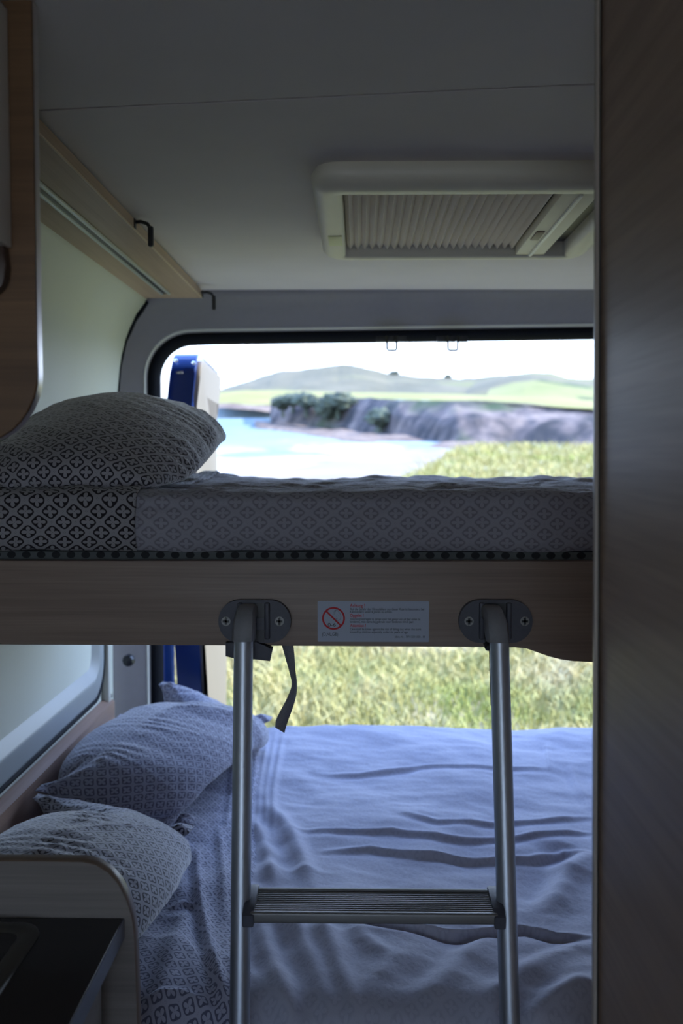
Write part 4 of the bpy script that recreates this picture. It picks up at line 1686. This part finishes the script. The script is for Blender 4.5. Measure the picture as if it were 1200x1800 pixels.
def land_mat(name, stops, scale, detail=5, rough=0.9, scale_vec=(1, 1, 1), bump=0.0, second=None):
    t = NT(name)
    v = t.coords(scale=scale_vec)
    K = 0.42
    stops = [(p_, tuple(K * c_ for c_ in col_)) for p_, col_ in stops]
    if second:
        second = (second[0], tuple(K * c_ for c_ in second[1]), second[2], second[3])
    nz = t.noise(v, scale, detail, 0.6, 0.3)
    col = t.ramp(nz, stops)
    if second:
        sc, c2, lo, hi = second
        n2 = t.noise(v, sc, 3, 0.5)
        f = t.math('DIVIDE', t.math('SUBTRACT', n2, lo), hi - lo, clamp=True)
        col = t.mix(f, col, c2)
    t.l(col, t.b.inputs['Base Color'])
    t.set(Roughness=rough)
    t.b.inputs['Specular IOR Level'].default_value = 0.15
    return t.m


M['grass_ground'] = land_mat('meadow', [(0.30, (0.36, 0.36, 0.14)), (0.5, (0.46, 0.43, 0.20)), (0.68, (0.60, 0.50, 0.32))], 1.2, 6, second=(0.5, (0.36, 0.40, 0.12), 0.52, 0.62))
M['cliff'] = land_mat('cliff rock', [(0.38, (0.075, 0.075, 0.075)), (0.5, (0.20, 0.17, 0.16)), (0.62, (0.38, 0.31, 0.265))], 0.045, 6, scale_vec=(1, 1, 0.6), second=(0.011, (0.09, 0.13, 0.06), 0.52, 0.60))
M['plateau'] = land_mat('clifftop pasture', [(0.35, (0.36, 0.36, 0.10)), (0.65, (0.50, 0.47, 0.17))], 0.012, 4)
M['heath'] = land_mat('hazy heath hill', [(0.35, (0.20, 0.19, 0.115)), (0.65, (0.32, 0.285, 0.18))], 0.006, 5, second=(0.004, (0.29, 0.29, 0.13), 0.5, 0.62))  # muted olive base holds the slight haze of distance
M['field'] = land_mat('hill pasture', [(0.35, (0.34, 0.36, 0.14)), (0.62, (0.50, 0.48, 0.20))], 0.006, 3, second=(0.012, (0.17, 0.21, 0.10), 0.60, 0.66))
M['sand'] = land_mat('pale sand', [(0.35, (0.42, 0.36, 0.30)), (0.65, (0.52, 0.46, 0.39))], 0.03, 4)
M['rocks'] = land_mat('shore rock', [(0.35, (0.20, 0.145, 0.115)), (0.65, (0.46, 0.36, 0.28))], 0.06, 5)


def sea_mat():
    t = NT('sea water')
    v = t.coords(scale=(1, 0.45, 1))
    foam = t.noise(v, 0.020, 5, 0.62, 0.5)
    sep = t.n('ShaderNodeSeparateXYZ')
    gp = t.n('ShaderNodeNewGeometry')
    t.l(gp.outputs['Position'], sep.inputs[0])
    # surf breaks near the beach, open water further out
    near = t.math('DIVIDE', t.math('SUBTRACT', 620.0, sep.outputs[1]), 330.0, clamp=True)
    f = t.math('ADD', foam, t.math('MULTIPLY', near, 0.40))
    f = t.math('DIVIDE', t.math('SUBTRACT', f, 0.62), 0.12, clamp=True)
    water = t.ramp(t.noise(v, 0.006, 3), [(0.4, (0.12, 0.17, 0.185)), (0.62, (0.175, 0.225, 0.23))])
    t.l(t.mix(f, water, (0.34, 0.345, 0.35)), t.b.inputs['Base Color'])
    t.set(Roughness=0.85)
    t.b.inputs['Specular IOR Level'].default_value = 0.12
    return t.m


M['sea'] = sea_mat()
SEA = -27.0


def land_grid(name, V, mat, smooth=True):
    """V in the land frame"""
    R = np.array(ER)
    W = V @ R.T + np.array(EYE)
    return grid_obj(name, W, mat, smooth=smooth)


def loft(rows, n, nsub, jit=0.0, seed=0, jz=None):
    """rows: list of (pixel polyline, distance polyline); returns (n, m, 3) land-frame points"""
    out = []
    for pix, dist in rows:
        xs = np.linspace(pix[0][0], pix[-1][0], n)
        ys = np.interp(xs, [p_[0] for p_ in pix], [p_[1] for p_ in pix])
        if isinstance(dist, (int, float)):
            ds = np.full(n, float(dist))
        else:
            ds = np.interp(xs, [p_[0] for p_ in dist], [p_[1] for p_ in dist])
        out.append(np.array([tuple(landP(a, b, c_)) for a, b, c_ in zip(xs, ys, ds)]))
    out = np.array(out)
    m = (len(out) - 1) * nsub + 1
    tt = np.linspace(0, len(out) - 1, m)
    i0 = np.clip(np.floor(tt).astype(int), 0, len(out) - 2)
    fr = (tt - i0)[:, None, None]
    G = out[i0] * (1 - fr) + out[i0 + 1] * fr
    G = np.swapaxes(G, 0, 1)
    if jit:
        for i in range(G.shape[0]):
            for j in range(G.shape[1]):
                p_ = G[i, j]
                G[i, j, 1] += jit * fbm(p_[0] / 40, p_[2] / 40, 1.0, seed, 4)
                G[i, j, 2] += (jz or 0) * fbm(p_[0] / 60, p_[1] / 60, 1.0, seed + 5, 4)
    return G


def beyond():
    # near meadow: flat, with its edge dropping away to the shore
    xs = np.concatenate([np.linspace(-40, -6, 20), np.linspace(-5.7, 9, 90), np.linspace(9.5, 60, 30)])
    ys = np.concatenate([np.linspace(-6, 12, 60), np.linspace(12.3, 48, 90), np.linspace(49, 200, 60)])
    V = np.zeros((len(xs), len(ys), 3))
    for i, x in enumerate(xs):
        for j, y in enumerate(ys):
            # clifftop edge line: x grows with y
            edge = np.interp(y, [-6, 8, 14, 22.6, 30, 36, 40], [-8, -6, -3.0, 0.75, 2.4, 3.4, 5.0])
            d1 = max(0, edge - x)
            d2 = max(0, y - 38 - 0.02 * x)
            d = d1 + d2
            z = -2.0 + 0.05 * fbm(x, y, 0.5, 4, 3) - 0.62 * d - 0.1 * min(d, 4) + (0.06 if y > 15 else 0) * fbm(x, y, 0.9, 8, 3)
            V[i, j] = (x, y, max(z, SEA - 1.0))
    o = land_grid('meadow_ground', V, M['grass_ground'])
    structure(o)
    # sea
    xs = np.linspace(-900, 1500, 25)
    ys = np.concatenate([np.linspace(60, 900, 20), np.linspace(1000, 8000, 12)])
    gx, gy = np.meshgrid(xs, ys, indexing='ij')
    o = land_grid('sea', np.stack([gx * np.where(gy > 1000, 5, 1), gy, np.full(gx.shape, SEA)], -1), M['sea'])
    o['kind'] = 'structure'
    # beach: a wedge of sand along the foot of the meadow
    rows = []
    pix = [(300, 845), (420, 832), (500, 822), (560, 814), (620, 806), (690, 799), (760, 791), (830, 787), (1100, 785)]
    n = 60
    pts = np.linspace(300, 1100, n)
    A, B = [], []
    for x in pts:
        y = float(np.interp(x, [p_[0] for p_ in pix], [p_[1] for p_ in pix])) + 2.0 * math.sin(x / 37)
        d = ERi @ ray(x, y)
        d = d * ((SEA + 0.2) / d.z)
        A.append((d.x, d.y, SEA + 0.15))
        B.append((d.x * 0.9 + 10, d.y * 0.35, SEA + 2.5))
    A, B = np.array(A), np.array(B)
    t = np.linspace(0, 1, 12)[None, :, None]
    G = A[:, None] * (1 - t) + B[:, None] * t
    o = land_grid('beach', G, M['sand'])
    o['kind'] = 'structure'
    # rocky reef between surf and cliffs
    G = loft([([(448, 746), (520, 757), (600, 770), (680, 785), (760, 792), (840, 794)], [(448, 810), (600, 580), (720, 510), (840, 480)]),
              ([(448, 742), (520, 752), (600, 762), (680, 772), (760, 779), (840, 780)], [(448, 900), (600, 670), (720, 580), (840, 520)]),
              ([(448, 740), (520, 748), (600, 756), (680, 766), (760, 774), (840, 778)], [(448, 950), (600, 720), (720, 610), (840, 545)])], 160, 4, 6, 3, 2.5)
    G[:, 0, 2] = SEA - 1
    o = land_grid('rock_reef', G, M['rocks'])
    tag(o, 'low pinkish brown rocky reef between the surf and the cliffs', 'rocks')
    # cliffs with pasture on top
    top = [(475, 700), (500, 697), (560, 697), (640, 700), (720, 703), (800, 705), (860, 708), (920, 712), (980, 716), (1100, 722)]
    foot = [(475, 748), (540, 748), (600, 753), (680, 768), (760, 780), (860, 786), (1100, 790)]
    d0 = [(475, 860), (600, 760), (700, 620), (800, 560), (1100, 520)]
    d1 = [(x, d + 25) for x, d in d0]
    d2 = [(x, d + 60) for x, d in d0]
    mid = [(x, np.interp(x, [p_[0] for p_ in top], [p_[1] for p_ in top]) * 0.62 + np.interp(x, [p_[0] for p_ in foot], [p_[1] for p_ in foot]) * 0.38) for x in range(475, 1101, 25)]
    G = loft([(foot, d0), (mid, d1), (top, d2)], 260, 14, 14, 11, 1.5)
    o = land_grid('sea_cliff', G, M['cliff'])
    tag(o, 'purple grey rocky sea cliffs below green pasture across the bay', 'cliff')
    d3 = [(x, d + 330) for x, d in d0]
    crest = [(475, 688), (560, 688), (640, 690), (720, 691), (800, 693), (900, 697), (1000, 702), (1100, 706)]
    G = loft([(top, [(x, d - 2) for x, d in d2]), (crest, d3)], 120, 10, 0, 2)
    tag(land_grid('clifftop_pasture', G, M['plateau']), 'bright green pasture lying on top of the sea cliffs', 'pasture')
    # the low point at the left with its rocks
    G = loft([([(378, 716), (410, 718), (450, 722), (490, 728)], 1180), ([(378, 709), (410, 708), (450, 712), (490, 712)], 1220)], 60, 6, 10, 7, 2)
    tag(land_grid('rocky_point', G, M['rocks']), 'brown rocky point at the water left of the cliffs', 'rocks')
    G = loft([([(378, 711), (430, 712), (490, 714), (560, 706)], 1225), ([(378, 690), (430, 686), (490, 686), (560, 688)], 1500)], 60, 8, 0, 9)
    tag(land_grid('coastal_field', G, M['plateau']), 'green field above the rocky point at the foot of the big hill', 'field')
    # big hazy heath hill
    crest = [(378, 690), (400, 680), (430, 670), (460, 660), (500, 652), (540, 646), (580, 641), (620, 642), (650, 648), (680, 655), (720, 660), (760, 662), (800, 664), (850, 662), (900, 660), (1100, 668)]
    base = [(378, 700), (1100, 706)]
    midp = [(x, (np.interp(x, [p_[0] for p_ in crest], [p_[1] for p_ in crest]) * 0.5 + 0.5 * 702)) for x in range(378, 1101, 20)]
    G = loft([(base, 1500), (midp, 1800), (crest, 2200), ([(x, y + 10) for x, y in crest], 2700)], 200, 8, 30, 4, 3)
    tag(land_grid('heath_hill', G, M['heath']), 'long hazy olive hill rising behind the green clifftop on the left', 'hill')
    crest = [(840, 668), (870, 662), (900, 656), (940, 654), (970, 656), (1000, 664), (1040, 668), (1120, 676)]
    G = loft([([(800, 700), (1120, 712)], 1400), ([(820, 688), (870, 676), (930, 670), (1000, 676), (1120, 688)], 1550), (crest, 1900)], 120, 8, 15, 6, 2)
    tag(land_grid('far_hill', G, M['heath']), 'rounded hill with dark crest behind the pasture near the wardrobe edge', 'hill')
    G = loft([([(860, 708), (930, 709), (1000, 711), (1120, 716)], 1250), ([(855, 694), (920, 684), (1000, 688), (1120, 696)], 1340), ([(860, 684), (900, 673), (950, 667), (1000, 673), (1040, 680), (1120, 690)], 1420)], 100, 6, 0, 6)
    tag(land_grid('hill_pasture', G, M['field']), 'sunlit pale green sloping pasture at the right of the view', 'pasture')
    # trees on the skyline and bushes on the cliff top
    tm = land_mat('tree crown', [(0.35, (0.11, 0.14, 0.12)), (0.65, (0.21, 0.25, 0.17))], 0.2, 3)

    def crown(px, py, Y, w, h, name, label, cat, group, seed, trunk=True):
        c_ = landP(px, py, Y)
        R = np.array(ER)
        rnd = random.Random(seed)
        t_ = thing(name, label, cat, EYE + ER @ Vector((c_.x, c_.y, c_.z)), group)
        bm = bmesh.new()
        bmesh.ops.create_icosphere(bm, subdivisions=4, radius=1)
        for v_ in bm.verts:
            n_ = mnoise.noise(v_.co * 2.2 + Vector((seed, 0, 0))) * 0.45 + mnoise.noise(v_.co * 6 + Vector((seed, 3, 0))) * 0.2
            q_ = v_.co * (1 + n_)
            v_.co = EYE + ER @ Vector((c_.x + q_.x * w, c_.y + q_.y * w, c_.z + h * 0.45 + q_.z * h * 0.42))
        m_ = MB()
        m_._merge(bm)
        m_.build('crown', tm, t_, smooth=True)
        m_ = MB()
        m_.tube([EYE + ER @ Vector((c_.x, c_.y, c_.z - h * 0.5)), EYE + ER @ Vector((c_.x, c_.y, c_.z + h * 0.4))], [w * 0.16, w * 0.1], 8)
        m_.build('trunk', tm, t_)
    crown(693, 660, 2150, 10, 12, 'skyline_tree', 'dark round tree on the skyline, the one nearer the big hill', 'tree', 'trees on the skyline', 1)
    crown(787, 666, 2150, 8, 11, 'skyline_tree', 'dark round tree on the skyline, the one nearer the wardrobe', 'tree', 'trees on the skyline', 2)
    for i, (px, py, w, h) in enumerate(((497, 720, 9, 13), (515, 714, 11, 12), (538, 718, 10, 14), (556, 716, 7, 8), (594, 720, 13, 15), (577, 736, 10, 15), (668, 750, 9, 14))):
        Y = float(np.interp(px, [475, 600, 700], [855, 765, 625]))
        where = ['leftmost', 'second from the left', 'third from the left', 'fourth from the left', 'third from the right', 'second from the right', 'rightmost'][i if i < 4 else (5 if i == 4 else 4) if i < 6 else 6]
        crown(px, py, Y, w, h, 'cliff_bush', 'dark green bush clinging to the sea cliff, %s' % where, 'bush', 'bushes on the sea cliff', 10 + i)
    # small post in the meadow
    b_ = landP(1017, 852, 23)
    m_ = MB()
    m_.tube([land(b_.x, b_.y, -2.05), land(b_.x, b_.y, -1.78)], 0.03, 8)
    tag(m_.build('fence_post', M['rocks'], None), 'short dark post standing in the meadow near the wardrobe edge', 'post')


beyond()


def grass(name, n, x0, x1, y0, y1, h0, h1, label, seed, wid=0.006, ok=None):
    rng = np.random.default_rng(seed)
    x = rng.uniform(x0, x1, n)
    y = rng.uniform(y0, y1, n)
    if ok is not None:
        m = ok(x, y)
        x, y = x[m], y[m]
        n = len(x)
    clump = np.array([fbm(a, b, 0.9, 3, 3) for a, b in zip(x, y)])
    h = rng.uniform(h0, h1, n) * (1 + 0.9 * clump)
    ang = rng.uniform(0, 2 * np.pi, n)
    lean = rng.uniform(0.3, 1.5, n) * h
    la = rng.uniform(0, 2 * np.pi, n)
    bx, by = np.cos(ang) * wid, np.sin(ang) * wid
    z0 = np.full(n, -2.05)
    mx, my = x + np.cos(la) * lean * 0.35, y + np.sin(la) * lean * 0.35
    tx, ty = x + np.cos(la) * lean, y + np.sin(la) * lean
    V = np.stack([np.stack([x - bx, y - by, z0], -1), np.stack([x + bx, y + by, z0], -1),
                  np.stack([mx + bx * 0.8, my + by * 0.8, z0 + 0.05 + h * 0.6], -1), np.stack([mx - bx * 0.8, my - by * 0.8, z0 + 0.05 + h * 0.6], -1),
                  np.stack([tx, ty, z0 + 0.05 + h], -1)], 1)
    V = V.reshape(-1, 3) @ np.array(ER).T + np.array(EYE)
    i = np.arange(n) * 5
    faces = np.stack([i, i + 1, i + 2, i + 3], -1).tolist() + np.stack([i + 3, i + 2, i + 4], -1).tolist()
    me = bpy.data.meshes.new(name)
    me.from_pydata(V.tolist(), [], faces)
    o = finish(name, me, M['blades'])
    tag(o, label, 'grass', None, 'stuff')
    return o


M['blades'] = land_mat('grass blades', [(0.30, (0.62, 0.60, 0.20)), (0.48, (0.80, 0.72, 0.28)), (0.62, (0.98, 0.84, 0.42)), (0.75, (1.12, 0.95, 0.58))], 1.6, 5, second=(0.6, (0.56, 0.60, 0.16), 0.54, 0.66))
M['blades'].node_tree.nodes['Principled BSDF'].inputs['Subsurface Weight'].default_value = 0.0
grass('meadow_grass', 42000, -2.3, 3.2, 4.3, 9.8, 0.04, 0.13, 'sunlit yellow green meadow grass just behind the van below the bunk board', 5)
grass('cliff_edge_grass', 16000, 0.5, 11, 17, 39, 0.08, 0.24, 'sunlit meadow grass at the clifftop edge seen above the bunk mattress', 6, 0.02,
      ok=lambda x, y: x > np.interp(y, [14, 22.6, 30, 36, 40], [-3.0, 0.75, 2.4, 3.4, 5.0]))
